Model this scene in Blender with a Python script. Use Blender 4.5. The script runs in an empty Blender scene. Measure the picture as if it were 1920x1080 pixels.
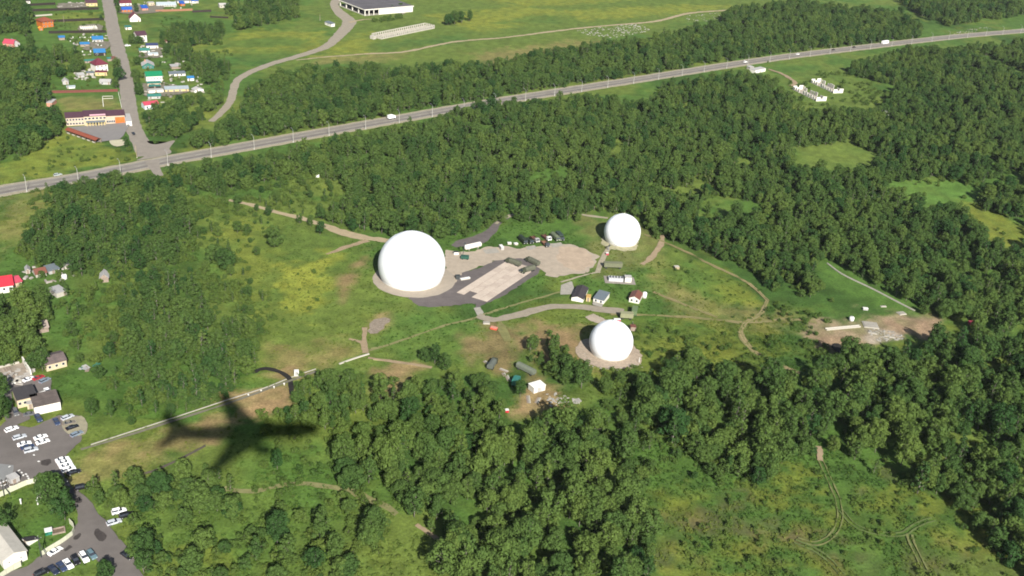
import bpy, bmesh, math, random
import numpy as np
from mathutils import Matrix, Vector
random.seed(7); RNG = np.random.default_rng(11)
SC = bpy.context.scene; COL = SC.collection
R = math.radians
# ------------------------------------------------------------------ camera, sky, sun, exposure
CAM_H = 218.0; F = 1900.0; PITCH = R(26.5); ROLL = R(4.7)
cam = bpy.data.cameras.new('camera'); cam.sensor_width = 36.0; cam.lens = F / 1920 * 36.0
cam.clip_start = 1.0; cam.clip_end = 30000.0
camo = bpy.data.objects.new('camera', cam); COL.objects.link(camo); SC.camera = camo
_F = Vector((0, math.cos(PITCH), -math.sin(PITCH))); _D = Vector((0, -math.sin(PITCH), -math.cos(PITCH))); _R = Vector((1, 0, 0))
_U = _R * math.cos(ROLL) - _D * math.sin(ROLL); _V = _R * math.sin(ROLL) + _D * math.cos(ROLL)
m = Matrix((( _U.x, -_V.x, -_F.x, 0), (_U.y, -_V.y, -_F.y, 0), (_U.z, -_V.z, -_F.z, CAM_H), (0, 0, 0, 1)))
camo.matrix_world = m
SUN = Vector((0.26800, -0.77971, 0.56589)).normalized()      # towards the sun
w = bpy.data.worlds.new('World'); SC.world = w; w.use_nodes = True
nt = w.node_tree; bg = nt.nodes['Background']; sky = nt.nodes.new('ShaderNodeTexSky')
sky.sky_type = 'NISHITA'; sky.sun_disc = False; sky.sun_elevation = math.asin(SUN.z); sky.sun_rotation = math.atan2(SUN.x, SUN.y)
nt.links.new(sky.outputs[0], bg.inputs[0]); bg.inputs[1].default_value = 0.05
sl = bpy.data.lights.new('sun', 'SUN'); sl.energy = 5.0; sl.angle = R(0.53); sl.color = (1.0, 0.965, 0.91)
so = bpy.data.objects.new('sun', sl); COL.objects.link(so); so.rotation_euler = SUN.to_track_quat('Z', 'Y').to_euler()
SC.view_settings.view_transform = 'Standard'; SC.view_settings.look = 'None'; SC.view_settings.gamma = 1.0
SC.view_settings.exposure = 0.97; SC.view_settings.use_curve_mapping = False
SC.cycles.filter_width = 1.8; SC.cycles.max_bounces = 5; SC.cycles.diffuse_bounces = 3; SC.cycles.transmission_bounces = 3; SC.cycles.transparent_max_bounces = 4

# ------------------------------------------------------------------ survey: point of the photograph -> metres on the ground
K_cp, K_sp, K_cr, K_sr = math.cos(PITCH), math.sin(PITCH), math.cos(ROLL), math.sin(ROLL)
def G(x, y, z=0.0):
    u = (x - 960) / F; v = (y - 540) / F
    u2 = u * K_cr + v * K_sr; v2 = -u * K_sr + v * K_cr
    t = (CAM_H - z) / (K_sp + v2 * K_cp)
    return np.array([u2 * t, (K_cp - v2 * K_sp) * t])
def GP(pts): return np.array([G(*p[:2]) for p in pts])
def proj(x, y, z):
    zz = z - CAM_H
    d = y * K_cp - zz * K_sp; u2 = x / d; v2 = (-y * K_sp - zz * K_cp) / d
    return 960 + F * (u2 * K_cr - v2 * K_sr), 540 + F * (u2 * K_sr + v2 * K_cr)
def inpoly(px, py, poly):
    c = np.zeros(px.shape, bool); n = len(poly); j = n - 1
    for i in range(n):
        xi, yi = poly[i][0], poly[i][1]; xj, yj = poly[j][0], poly[j][1]
        if yi != yj:
            c ^= ((yi > py) != (yj > py)) & (px < (xj - xi) * (py - yi) / (yj - yi) + xi)
        j = i
    return c
def vnoise(x, y, s, seed=0):                                   # smooth value noise, 0..1
    x = x / s + seed * 17.3; y = y / s - seed * 9.1
    xi = np.floor(x).astype(np.int64); yi = np.floor(y).astype(np.int64); fx = x - xi; fy = y - yi
    fx = fx * fx * (3 - 2 * fx); fy = fy * fy * (3 - 2 * fy)
    def h(a, b):
        k = (a * 374761393 + b * 668265263 + seed * 974634777) & 0xffffffff
        k = ((k ^ (k >> 13)) * 1274126177) & 0xffffffff
        return ((k ^ (k >> 16)) & 0xffff) / 65535.0
    return (h(xi, yi) * (1 - fx) + h(xi + 1, yi) * fx) * (1 - fy) + (h(xi, yi + 1) * (1 - fx) + h(xi + 1, yi + 1) * fx) * fy

# ------------------------------------------------------------------ materials
MATS = {}
def mat(name, col, rough=0.75, var=0.15, scale=1.2, bump=0.0, metal=0.0, spec=0.3, stretch=None, col2=None, detail=5.0):
    if name in MATS: return MATS[name]
    M = bpy.data.materials.new(name); M.use_nodes = True; n = M.node_tree; b = n.nodes['Principled BSDF']
    b.inputs['Roughness'].default_value = rough; b.inputs['Metallic'].default_value = metal; b.inputs['Specular IOR Level'].default_value = spec
    if var > 0 or col2:
        tc = n.nodes.new('ShaderNodeTexCoord'); mp = n.nodes.new('ShaderNodeMapping'); n.links.new(tc.outputs['Object'], mp.inputs[0])
        if stretch: mp.inputs['Scale'].default_value = stretch
        no = n.nodes.new('ShaderNodeTexNoise'); no.inputs['Scale'].default_value = scale; no.inputs['Detail'].default_value = detail; no.inputs['Roughness'].default_value = 0.65
        n.links.new(mp.outputs[0], no.inputs['Vector'])
        rp = n.nodes.new('ShaderNodeValToRGB'); rp.color_ramp.elements[0].position = 0.3; rp.color_ramp.elements[1].position = 0.7
        c2 = col2 if col2 else tuple(min(1, c * (1 + var)) for c in col); c1 = col if col2 else tuple(c * (1 - var) for c in col)
        rp.color_ramp.elements[0].color = (*c1, 1); rp.color_ramp.elements[1].color = (*c2, 1)
        n.links.new(no.outputs[0], rp.inputs[0]); n.links.new(rp.outputs[0], b.inputs['Base Color'])
        if bump:
            bp = n.nodes.new('ShaderNodeBump'); bp.inputs['Strength'].default_value = bump; bp.inputs['Distance'].default_value = 0.3
            n.links.new(no.outputs[0], bp.inputs['Height']); n.links.new(bp.outputs[0], b.inputs['Normal'])
    else: b.inputs['Base Color'].default_value = (*col, 1)
    MATS[name] = M; return M
def paint(name, col, rough=0.35, spec=0.5): return mat(name, col, rough, 0.06, 0.7, spec=spec)
WHITE = mat('white_wall', (.60, .57, .50), .8, .08, .5); CREAM = mat('cream_wall', (.44, .36, .24), .8, .1, .5)
YELLOW = mat('pale_yellow_wall', (.46, .37, .17), .8, .1, .5); ORANGE = mat('orange_wall', (.40, .115, .022), .7, .15, .8)
GREYW = mat('grey_wall', (.33, .32, .30), .85, .2, .6); DARKW = mat('dark_boards', (.022, .017, .013), .9, .3, 1.0); BRICK = mat('salmon_brick', (.45, .20, .14), .85, .15, 1.5)
WOOD = mat('weathered_wood', (.23, .18, .14), .9, .3, .9); REDBOARD = mat('maroon_boards', (.13, .04, .03), .8, .2, .8)
def roofm(n, c, rough=.55): return mat(n, tuple(q * .7 for q in c), rough, .14, .6, bump=.15, spec=.35, stretch=(4, .6, 1))
RF = dict(maroon=roofm('maroon_roof', (.16, .03, .045)), darkmaroon=roofm('dark_plum_roof', (.085, .04, .055)), blue=roofm('sky_blue_roof', (.035, .19, .42)), deepblue=roofm('deep_blue_roof', (.02, .10, .42)),
          green=roofm('green_roof', (.008, .21, .09)), teal=roofm('teal_roof', (.04, .19, .15)), grey=roofm('grey_roof', (.42, .41, .39)), dark=roofm('tar_roof', (.06, .055, .055), .8), slate=roofm('slate_roof', (.16, .19, .21)),
          red=roofm('bright_red_roof', (.55, .03, .05)), pink=roofm('faded_red_roof', (.52, .07, .11)), brown=roofm('red_brown_roof', (.27, .075, .04)), rust=roofm('rusty_roof', (.20, .075, .05)), navy=roofm('navy_roof', (.05, .06, .16)),
          pale=roofm('pale_roof', (.50, .48, .45)), plate=roofm('tin_roof', (.40, .46, .48), .4))
GLASS = mat('window_glass', (.03, .035, .045), .12, 0, spec=.6); FRAME = mat('window_frame', (.6, .59, .56), .5, 0); RUBBER = mat('tyre_rubber', (.02, .02, .02), .8, 0)
CONC = mat('concrete', (.265, .245, .205), .85, .15, .5, bump=.1); LIGHTC = mat('pale_concrete', (.36, .335, .28), .85, .12, .4); PIPE = mat('white_painted_steel', (.60, .59, .55), .5, .06, 1.0)
METAL = mat('grey_steel', (.30, .30, .30), .45, .1, 1.0, metal=.4); DARKM = mat('dark_steel', (.04, .045, .045), .6, .2, 1.0); LAMP = mat('lamp_lens', (.7, .7, .62), .2, 0); TAIL = mat('tail_lamp', (.35, .02, .02), .3, 0)
BARK = mat('birch_bark', (.17, .155, .125), .85, .45, 2.2, stretch=(1, 1, .35)); OLIVE = mat('olive_drab', (.045, .052, .03), .7, .25, .9); CANVAS = mat('grey_green_canvas', (.085, .088, .06), .9, .2, .7)

# ------------------------------------------------------------------ mesh helpers
class MB:
    def __init__(s): s.v = []; s.f = []
    def add(s, vs, fs):
        k = len(s.v); s.v += [tuple(map(float, p)) for p in vs]; s.f += [tuple(i + k for i in f) for f in fs]; return s
    def box(s, x0, x1, y0, y1, z0, z1):
        return s.add([(x0, y0, z0), (x1, y0, z0), (x1, y1, z0), (x0, y1, z0), (x0, y0, z1), (x1, y0, z1), (x1, y1, z1), (x0, y1, z1)],
                     [(3, 2, 1, 0), (4, 5, 6, 7), (0, 1, 5, 4), (1, 2, 6, 5), (2, 3, 7, 6), (3, 0, 4, 7)])
    def frus(s, a, b):                                         # box between two rectangles (x0,x1,y0,y1,z)
        return s.add([(a[0], a[2], a[4]), (a[1], a[2], a[4]), (a[1], a[3], a[4]), (a[0], a[3], a[4]), (b[0], b[2], b[4]), (b[1], b[2], b[4]), (b[1], b[3], b[4]), (b[0], b[3], b[4])],
                     [(3, 2, 1, 0), (4, 5, 6, 7), (0, 1, 5, 4), (1, 2, 6, 5), (2, 3, 7, 6), (3, 0, 4, 7)])
    def prism(s, prof, a, b, axis='y'):                        # closed profile of (p,q) swept along an axis
        n = len(prof)
        P = (lambda p, q, t: (p, t, q)) if axis == 'y' else ((lambda p, q, t: (t, p, q)) if axis == 'x' else (lambda p, q, t: (p, q, t)))
        vs = [P(p, q, a) for p, q in prof] + [P(p, q, b) for p, q in prof]
        fs = [tuple(range(n)), tuple(range(2 * n - 1, n - 1, -1))] + [(i, i + n, (i + 1) % n + n, (i + 1) % n) for i in range(n)]
        return s.add(vs, fs)
    def tube(s, p0, p1, r0, r1=None, n=8):
        r1 = r0 if r1 is None else r1; p0 = Vector(p0); p1 = Vector(p1); d = (p1 - p0).normalized()
        a = d.orthogonal().normalized(); b = d.cross(a); vs = []
        for p, r in ((p0, r0), (p1, r1)):
            for i in range(n): t = 2 * math.pi * i / n; vs.append(p + a * (r * math.cos(t)) + b * (r * math.sin(t)))
        return s.add(vs, [tuple(range(n - 1, -1, -1)), tuple(range(n, 2 * n))] + [(i, (i + 1) % n, (i + 1) % n + n, i + n) for i in range(n)])
    def lathe(s, prof, n=24, axis='z', cap=True):              # (r,t) pairs
        vs = []; fs = []; k = len(prof)
        for r, t in prof:
            for i in range(n):
                a = 2 * math.pi * i / n; c, d = r * math.cos(a), r * math.sin(a)
                vs.append((c, d, t) if axis == 'z' else (t, c, d))
        for j in range(k - 1):
            for i in range(n): fs.append((j * n + i, j * n + (i + 1) % n, (j + 1) * n + (i + 1) % n, (j + 1) * n + i))
        if cap: fs += [tuple(range(n - 1, -1, -1)), tuple(range((k - 1) * n, k * n))]
        return s.add(vs, fs)
    def mesh(s, name, smooth=False):
        me = bpy.data.meshes.new(name); me.from_pydata(s.v, [], s.f)
        bm = bmesh.new(); bm.from_mesh(me); bmesh.ops.recalc_face_normals(bm, faces=bm.faces); bm.to_mesh(me); bm.free()
        if smooth: me.polygons.foreach_set('use_smooth', [True] * len(me.polygons))
        return me
SHARED = {}
def shared(key, fn, smooth=False):
    if key not in SHARED: SHARED[key] = fn().mesh(str(key), smooth)
    return SHARED[key]
def part(name, geo, M, parent=None, loc=(0, 0, 0), rot=0.0, smooth=False, scale=None):
    me = geo.mesh(name, smooth) if isinstance(geo, MB) else geo
    if not me.materials: me.materials.append(M)
    o = bpy.data.objects.new(name, me)
    if me.materials[0] != M: o.material_slots[0].link = 'OBJECT'; o.material_slots[0].material = M
    COL.objects.link(o); o.parent = parent; o.location = loc; o.rotation_euler = (0, 0, rot)
    if scale: o.scale = scale
    return o
def tag(o, label, cat, group=None, kind=None):
    if label: o['label'] = label
    if cat: o['category'] = cat
    if group: o['group'] = group
    if kind: o['kind'] = kind
    return o
def thing(name, label, cat, xy, rot=0.0, group=None, z=0.0):
    o = bpy.data.objects.new(name, None); o.empty_display_size = .5; COL.objects.link(o)
    o.location = (float(xy[0]), float(xy[1]), z); o.rotation_euler = (0, 0, rot)
    return tag(o, label, cat, group)
def copy_tree(o, parent=None):
    c = o.copy(); COL.objects.link(c); c.parent = parent
    for ch in o.children: copy_tree(ch, c)
    return c
BLOCK = []                                                     # world polygons kept free of plants
def block_rect(xy, rot, w, d, m=1.0):
    c, s = math.cos(rot), math.sin(rot)
    BLOCK.append(np.array([(xy[0] + c * a - s * b, xy[1] + s * a + c * b) for a, b in ((-m, -m), (w + m, -m), (w + m, d + m), (-m, d + m))]))

# ------------------------------------------------------------------ sheets of ground: roads, tracks, pads
ZK = [0]
def nextz(): ZK[0] += 1; return 0.02 + 0.006 * ZK[0]
def crom(P, n):
    P = np.asarray(P, float); out = []
    for i in range(len(P) - 1):
        p0 = P[max(i - 1, 0)]; p1 = P[i]; p2 = P[i + 1]; p3 = P[min(i + 2, len(P) - 1)]
        for k in range(n):
            t = k / n
            out.append(.5 * ((2 * p1) + (-p0 + p2) * t + (2 * p0 - 5 * p1 + 4 * p2 - p3) * t * t + (-p0 + 3 * p1 - 3 * p2 + p3) * t ** 3))
    out.append(P[-1]); return np.array(out)
def resample(L, step):
    d = np.r_[0, np.cumsum(np.linalg.norm(np.diff(L[:, :2], axis=0), axis=1))]; n = max(14, int(d[-1] / step))
    t = np.linspace(0, d[-1], n); return np.stack([np.interp(t, d, L[:, k]) for k in range(L.shape[1])], 1)
def strip(name, pts, M, jit=0.0, step=2.5, off=0.0, wid=None, block=True, kind='structure', z=None, world=False):
    W = np.array([[*((p[:2]) if world else G(p[0], p[1])), p[2] if wid is None else wid] for p in pts])
    L = resample(crom(W, 10), step); T = np.gradient(L[:, :2], axis=0); T /= np.linalg.norm(T, axis=1)[:, None]; N = np.stack([-T[:, 1], T[:, 0]], 1)
    h = L[:, 2:3] / 2; n = len(L)
    def j(k): return (jit * (vnoise(L[:, 0], L[:, 1], 5, k) - .5) * 2 + jit * .8 * (RNG.random(n) - .5))[:, None]
    a = L[:, :2] + N * (off - h + j(3)); b = L[:, :2] + N * (off + h + j(4)); z = nextz() if z is None else z
    mb = MB(); mb.add([(x, y, z) for x, y in a] + [(x, y, z) for x, y in b], [(i, i + 1, n + i + 1, n + i) for i in range(n - 1)])
    o = part(name, mb, M); o['kind'] = kind
    if block: BLOCK.append(np.concatenate([a, b[::-1]]))
    return o
def patch(name, pts, M, jit=0.0, step=2.0, block=True, z=None, world=False, kind='structure', smooth=True):
    P = np.array(pts, float) if world else GP(pts)
    if smooth: P = crom(np.concatenate([P, P[:1]]), 6)
    else: P = np.concatenate([P, P[:1]])
    P = resample(P, step)[:-1]; n = len(P)
    T = np.roll(P, -1, 0) - np.roll(P, 1, 0); T /= np.linalg.norm(T, axis=1)[:, None] + 1e-9; N = np.stack([-T[:, 1], T[:, 0]], 1)
    if jit: P = P + N * (jit * 2 * (vnoise(P[:, 0], P[:, 1], 4, 5) - .5) + jit * (RNG.random(n) - .5))[:, None]
    z = nextz() if z is None else z; bm = bmesh.new(); vs = [bm.verts.new((x, y, z)) for x, y in P]
    f = bm.faces.new(vs); bmesh.ops.triangulate(bm, faces=[f]); bmesh.ops.recalc_face_normals(bm, faces=bm.faces)
    me = bpy.data.meshes.new(name)
    if sum(f.normal.z for f in bm.faces) < 0: bmesh.ops.reverse_faces(bm, faces=bm.faces)
    bm.to_mesh(me); bm.free(); o = part(name, me, M); o['kind'] = kind
    if block: BLOCK.append(P)
    return o
# ------------------------------------------------------------------ ground: one sheet to the horizon, colour by ground cover
def axis_coords(a, b, s0, s1, far):
    out = [a]; 
    while out[-1] < b: out.append(out[-1] + s0 + (s1 - s0) * (out[-1] - a) / (b - a))
    lo = [a - d for d in far][::-1]; hi = [out[-1] + d for d in far]
    return np.array(lo + out + hi)
FARS = [20, 60, 150, 400, 1000, 2500, 6000, 14000]
gx = axis_coords(-540, 720, 2.0, 2.0, FARS); gy = axis_coords(205, 1480, 1.5, 5.0, FARS)
GX, GY = np.meshgrid(gx, gy); nx, ny = len(gx), len(gy); VX, VY = GX.ravel(), GY.ravel()
lerp = lambda a, b, t: a + (b - a) * t[:, None]
sm = lambda a, b, x: np.clip((x - a) / (b - a), 0, 1) ** 2 * (3 - 2 * np.clip((x - a) / (b - a), 0, 1))
n1 = vnoise(VX, VY, 46, 1) * .5 + vnoise(VX, VY, 17, 2) * .3 + vnoise(VX, VY, 6, 3) * .2
n2 = vnoise(VX, VY, 70, 4) * .5 + vnoise(VX, VY, 21, 5) * .3 + vnoise(VX, VY, 8, 6) * .2
n3 = vnoise(VX, VY, 3.3, 7)
GREEN = np.array([.062, .118, .022]); DEEP = np.array([.033, .072, .015]); OLIV = np.array([.100, .138, .027]); YELL = np.array([.178, .192, .029]); DRY = np.array([.21, .165, .065]); TANC = np.array([.34, .225, .115]); BROWN = np.array([.17, .115, .07])
C = np.tile(GREEN, (len(VX), 1)); C = lerp(C, OLIV, sm(.42, .66, n1)); C = lerp(C, DEEP, sm(.5, .72, n2) * .75); C = lerp(C, YELL, sm(.6, .78, n1 * .6 + n2 * .4) * .5)
def sdf(poly, x, y):                                            # <0 inside
    d = np.full(x.shape, 1e9); n = len(poly)
    for i in range(n):
        a = poly[i]; b = poly[(i + 1) % n]; e = b - a; L2 = e @ e + 1e-9
        t = np.clip(((x - a[0]) * e[0] + (y - a[1]) * e[1]) / L2, 0, 1)
        d = np.minimum(d, np.hypot(x - a[0] - t * e[0], y - a[1] - t * e[1]))
    return np.where(inpoly(x, y, poly), -d, d)
def cover(pts, col, k=1.0, soft=4.0, rag=5.0, holes=0.0):
    global C
    P = GP(pts); lo = P.min(0) - soft - rag; hi = P.max(0) + soft + rag
    I = np.where((VX > lo[0]) & (VX < hi[0]) & (VY > lo[1]) & (VY < hi[1]))[0]
    if len(I) == 0: return
    x, y = VX[I], VY[I]; s = sdf(P, x, y) + rag * 2 * (vnoise(x, y, 7, 21) - .5) + rag * (vnoise(x, y, 2.6, 22) - .5)
    wgt = k * (1 - sm(-soft, soft, s))
    if holes: wgt = wgt * (1 - holes * sm(.45, .65, vnoise(x, y, 9, 23) * .6 + vnoise(x, y, 3.5, 24) * .4))
    C[I] = C[I] * (1 - wgt[:, None]) + np.array(col) * wgt[:, None]
# far fields
cover([(560, -40), (1700, -40), (1480, 8), (1280, 45), (1050, 90), (820, 125), (560, 118), (640, 70)], OLIV, .8, 10, 10)
for q in [[(470, 55), (600, 60), (620, 100), (400, 108), (380, 85)], [(800, 30), (960, 12), (1100, 25), (900, 60)], [(640, 80), (700, 60), (690, 100), (600, 110)], [(840, -10), (1000, -20), (1250, -5), (1000, 12)], [(1050, 20), (1300, 8), (1420, 12), (1100, 38)]]: cover(q, YELL, .75, 8, 10, .4)
for q in [[(420, 75), (560, 70), (590, 86), (380, 92)], [(700, 82), (880, 62), (870, 78), (720, 95)], [(1000, 30), (1060, 28), (1040, 42), (930, 45)], [(400, 100), (560, 96), (520, 118), (420, 128)]]: cover(q, DEEP * 1.5, .7, 7, 8, .3)
cover([(880, 100), (1100, 72), (1140, 80), (930, 125)], DRY, .6, 8, 8, .5); cover([(600, 105), (760, 102), (720, 118), (580, 122)], DRY, .5, 6, 6, .4)
# verges
cover([(0, 320), (110, 245), (260, 290), (250, 300), (0, 345)], YELL, .6, 5, 6, .4); cover([(0, 365), (90, 358), (70, 440), (0, 480)], DRY, .45, 6, 8, .5)
cover([(105, 185), (218, 180), (225, 205), (120, 205)], DRY, .55, 4, 5, .4); cover([(95, 25), (190, 22), (185, 38), (110, 42)], YELL, .55, 3, 4, .3)
# meadow left of the large dome
cover([(360, 410), (520, 380), (700, 450), (700, 640), (560, 690), (480, 660), (430, 540), (440, 470)], OLIV, .7, 8, 10, .3)
cover([(525, 500), (600, 485), (612, 560), (590, 600), (535, 570)], YELL * 1.15, .9, 4, 7, .3); cover([(600, 470), (640, 480), (630, 500), (605, 500)], YELL, .8, 4, 5, .3)
cover([(640, 520), (700, 460), (690, 480), (655, 530), (645, 570), (636, 565)], TANC * .6, .8, 3, 3, .3); cover([(380, 425), (470, 400), (520, 480), (470, 600), (440, 540)], YELL, .45, 8, 9, .5)
cover([(520, 655), (660, 640), (690, 660), (560, 705), (520, 690)], DRY, .75, 5, 6, .4); cover([(690, 600), (725, 585), (735, 610), (700, 630)], TANC * .8, .7, 3, 3, .2)
cover([(745, 590), (870, 590), (960, 630), (950, 680), (830, 685), (690, 655)], GREEN * 1.15, .7, 5, 5, .25)
cover([(860, 640), (930, 600), (990, 640), (960, 700), (900, 690)], TANC * .55, .75, 5, 6, .4)
# around the small domes
cover([(1000, 605), (1095, 610), (1105, 690), (1000, 680), (985, 630)], TANC * .62, .9, 5, 5, .25); cover([(995, 700), (1050, 720), (1065, 760), (1010, 765), (970, 780), (960, 750)], TANC * .8, .95, 4, 5, .2)
cover([(700, 690), (780, 685), (770, 740), (715, 740)], TANC * .75, .8, 3, 4, .2); cover([(1080, 400), (1240, 430), (1250, 500), (1120, 520)], DRY, .4, 5, 6, .4)
cover([(1210, 510), (1330, 560), (1480, 590), (1480, 620), (1300, 605), (1230, 560)], DRY, .55, 6, 6, .5); cover([(1320, 500), (1400, 530), (1430, 570), (1340, 575)], YELL, .6, 6, 6, .4)
cover([(1210, 600), (1420, 605), (1500, 650), (1440, 690), (1290, 660), (1200, 690)], YELL * .8, .5, 6, 8, .55); cover([(1290, 500), (1380, 530), (1300, 540)], GREEN, .7, 6, 6)
# tan strip under the aircraft shadow
cover([(140, 885), (170, 850), (300, 815), (420, 775), (520, 735), (545, 745), (500, 775), (440, 800), (330, 850), (230, 900), (140, 905)], DRY, .9, 4, 5, .45)
cover([(400, 745), (440, 735), (520, 722), (480, 700), (545, 690), (550, 735), (520, 770), (480, 790), (430, 770)], TANC * .8, .75, 3, 4, .25); cover([(380, 795), (430, 770), (470, 790), (400, 830)], TANC * .8, .5, 3, 4, .5)
cover([(150, 830), (400, 770), (430, 750), (300, 790), (140, 820)], OLIV, .6, 3, 4, .3)
# lower meadow
cover([(250, 920), (440, 900), (640, 900), (720, 940), (640, 1080), (240, 1080)], GREEN * 1.05, .6, 8, 8, .3); cover([(300, 1040), (420, 1010), (440, 1080), (300, 1080)], YELL * .8, .5, 5, 6, .5)
cover([(1220, 905), (1330, 860), (1550, 880), (1760, 920), (1900, 1010), (1920, 1080), (1240, 1080)], GREEN * .85, .85, 8, 9, .35)
for q in [[(1490, 985), (1560, 970), (1575, 1000), (1500, 1020)], [(1240, 930), (1330, 920), (1320, 960), (1230, 965)], [(1640, 920), (1700, 925), (1690, 970), (1630, 950)], [(1740, 990), (1890, 1000), (1900, 1060), (1760, 1040)], [(1340, 1000), (1420, 1010), (1400, 1060), (1330, 1050)], [(1500, 1040), (1580, 1060), (1560, 1080), (1470, 1080)]]: cover(q, YELL * .8, .65, 6, 7, .4)
for q in [[(1230, 975), (1350, 965), (1480, 1000), (1420, 1010), (1300, 990)], [(1700, 1020), (1860, 1040), (1900, 1080), (1720, 1080)], [(1540, 1030), (1640, 1040), (1640, 1060), (1560, 1060)], [(1240, 1000), (1300, 1020), (1300, 1080), (1230, 1080)], [(1480, 1000), (1560, 1010), (1520, 1030)]]: cover(q, BROWN * .6, .4, 6, 8, .6)
I = np.where(inpoly(*proj(VX, VY, 0), [(1180, 800), (1560, 830), (1960, 1000), (1960, 1120), (1200, 1120)]))[0]
q_ = vnoise(VX[I], VY[I], 16, 61) * .5 + vnoise(VX[I], VY[I], 6, 62) * .3 + vnoise(VX[I], VY[I], 2.6, 63) * .2; q2_ = vnoise(VX[I], VY[I], 19, 64) * .5 + vnoise(VX[I], VY[I], 7, 65) * .3 + vnoise(VX[I], VY[I], 2.8, 66) * .2
C[I] = lerp(C[I], YELL * .8, sm(.54, .70, q_) * .55); C[I] = lerp(C[I], BROWN * .6, sm(.58, .72, q2_) * .4)
# clearings in the wood
cover([(1490, 265), (1640, 265), (1650, 310), (1560, 320), (1490, 310)], OLIV * 1.15, .85, 5, 6, .3); cover([(1640, 330), (1830, 340), (1840, 390), (1700, 385)], GREEN * 1.4, .8, 5, 6, .3); cover([(1470, 140), (1580, 120), (1690, 200), (1660, 235), (1500, 230)], OLIV, .8, 6, 6, .4)
cover([(1525, 610), (1620, 585), (1760, 595), (1740, 635), (1620, 640), (1560, 668), (1525, 645)], np.array([.27, .20, .125]), .92, 4, 7, .4); cover([(1530, 625), (1600, 640), (1565, 668), (1530, 655)], BROWN * 1.3, .8, 3, 4, .2)
cover([(1660, 600), (1750, 600), (1740, 635), (1680, 630)], np.array([.27, .175, .11]), .6, 4, 4, .45); cover([(1620, 610), (1690, 625), (1700, 640), (1630, 640)], CONC_C := np.array([.34, .30, .24]), .6, 2, 3, .4)
cover([(1800, 375), (1880, 395), (1930, 435), (1930, 475), (1850, 450)], YELL * .85, .8, 5, 6, .3); cover([(1530, 490), (1560, 480), (1730, 575), (1720, 595), (1560, 545)], GREEN * 1.1, .9, 4, 4, .2)
cover([(0, 920), (60, 905), (140, 990), (100, 1035), (40, 1060), (0, 1000)], GREEN * .95, .85, 2, 2, .1); cover([(40, 940), (80, 960), (60, 990), (10, 985)], OLIV * .9, .5, 4, 4, .4)
C *= (.74 + .50 * n3)[:, None]
verts = np.stack([VX, VY, np.zeros_like(VX)], 1)
ii, jj = np.meshgrid(np.arange(nx - 1), np.arange(ny - 1)); a = (jj * nx + ii).ravel()
faces = np.stack([a, a + 1, a + nx + 1, a + nx], 1).astype(np.int32)
me = bpy.data.meshes.new('ground'); me.vertices.add(len(verts)); me.vertices.foreach_set('co', verts.astype(np.float32).ravel())
me.loops.add(faces.size); me.loops.foreach_set('vertex_index', faces.ravel()); me.polygons.add(len(faces))
me.polygons.foreach_set('loop_start', np.arange(0, faces.size, 4, dtype=np.int32)); me.polygons.foreach_set('loop_total', np.full(len(faces), 4, np.int32)); me.update()
ca = me.color_attributes.new('cover', 'FLOAT_COLOR', 'POINT'); ca.data.foreach_set('color', np.c_[C, np.ones(len(C))].astype(np.float32).ravel())
GM = bpy.data.materials.new('meadow_ground'); GM.use_nodes = True; n = GM.node_tree; b = n.nodes['Principled BSDF']; b.inputs['Roughness'].default_value = .9; b.inputs['Specular IOR Level'].default_value = .1
at = n.nodes.new('ShaderNodeAttribute'); at.attribute_name = 'cover'; tc = n.nodes.new('ShaderNodeTexCoord')
def noise(sc, det=4, ro=.65):
    q = n.nodes.new('ShaderNodeTexNoise'); q.inputs['Scale'].default_value = sc; q.inputs['Detail'].default_value = det; q.inputs['Roughness'].default_value = ro; n.links.new(tc.outputs['Object'], q.inputs['Vector']); return q
qa = noise(.9, 5, .7); qb = noise(.16, 4); mr = n.nodes.new('ShaderNodeMapRange'); mr.inputs[1].default_value = .3; mr.inputs[2].default_value = .7; mr.inputs[3].default_value = .62; mr.inputs[4].default_value = 1.32; n.links.new(qa.outputs[0], mr.inputs[0])
mr2 = n.nodes.new('ShaderNodeMapRange'); mr2.inputs[1].default_value = .3; mr2.inputs[2].default_value = .7; mr2.inputs[3].default_value = .85; mr2.inputs[4].default_value = 1.15; n.links.new(qb.outputs[0], mr2.inputs[0])
mu = n.nodes.new('ShaderNodeMath'); mu.operation = 'MULTIPLY'; n.links.new(mr.outputs[0], mu.inputs[0]); n.links.new(mr2.outputs[0], mu.inputs[1])
mx = n.nodes.new('ShaderNodeVectorMath'); mx.operation = 'SCALE'; n.links.new(at.outputs['Color'], mx.inputs[0]); n.links.new(mu.outputs[0], mx.inputs['Scale']); n.links.new(mx.outputs[0], b.inputs['Base Color'])
bp = n.nodes.new('ShaderNodeBump'); bp.inputs['Strength'].default_value = .5; bp.inputs['Distance'].default_value = .5; n.links.new(qa.outputs[0], bp.inputs['Height']); n.links.new(bp.outputs[0], b.inputs['Normal'])
me.materials.append(GM); go = bpy.data.objects.new('ground', me); COL.objects.link(go); go['kind'] = 'structure'

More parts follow.
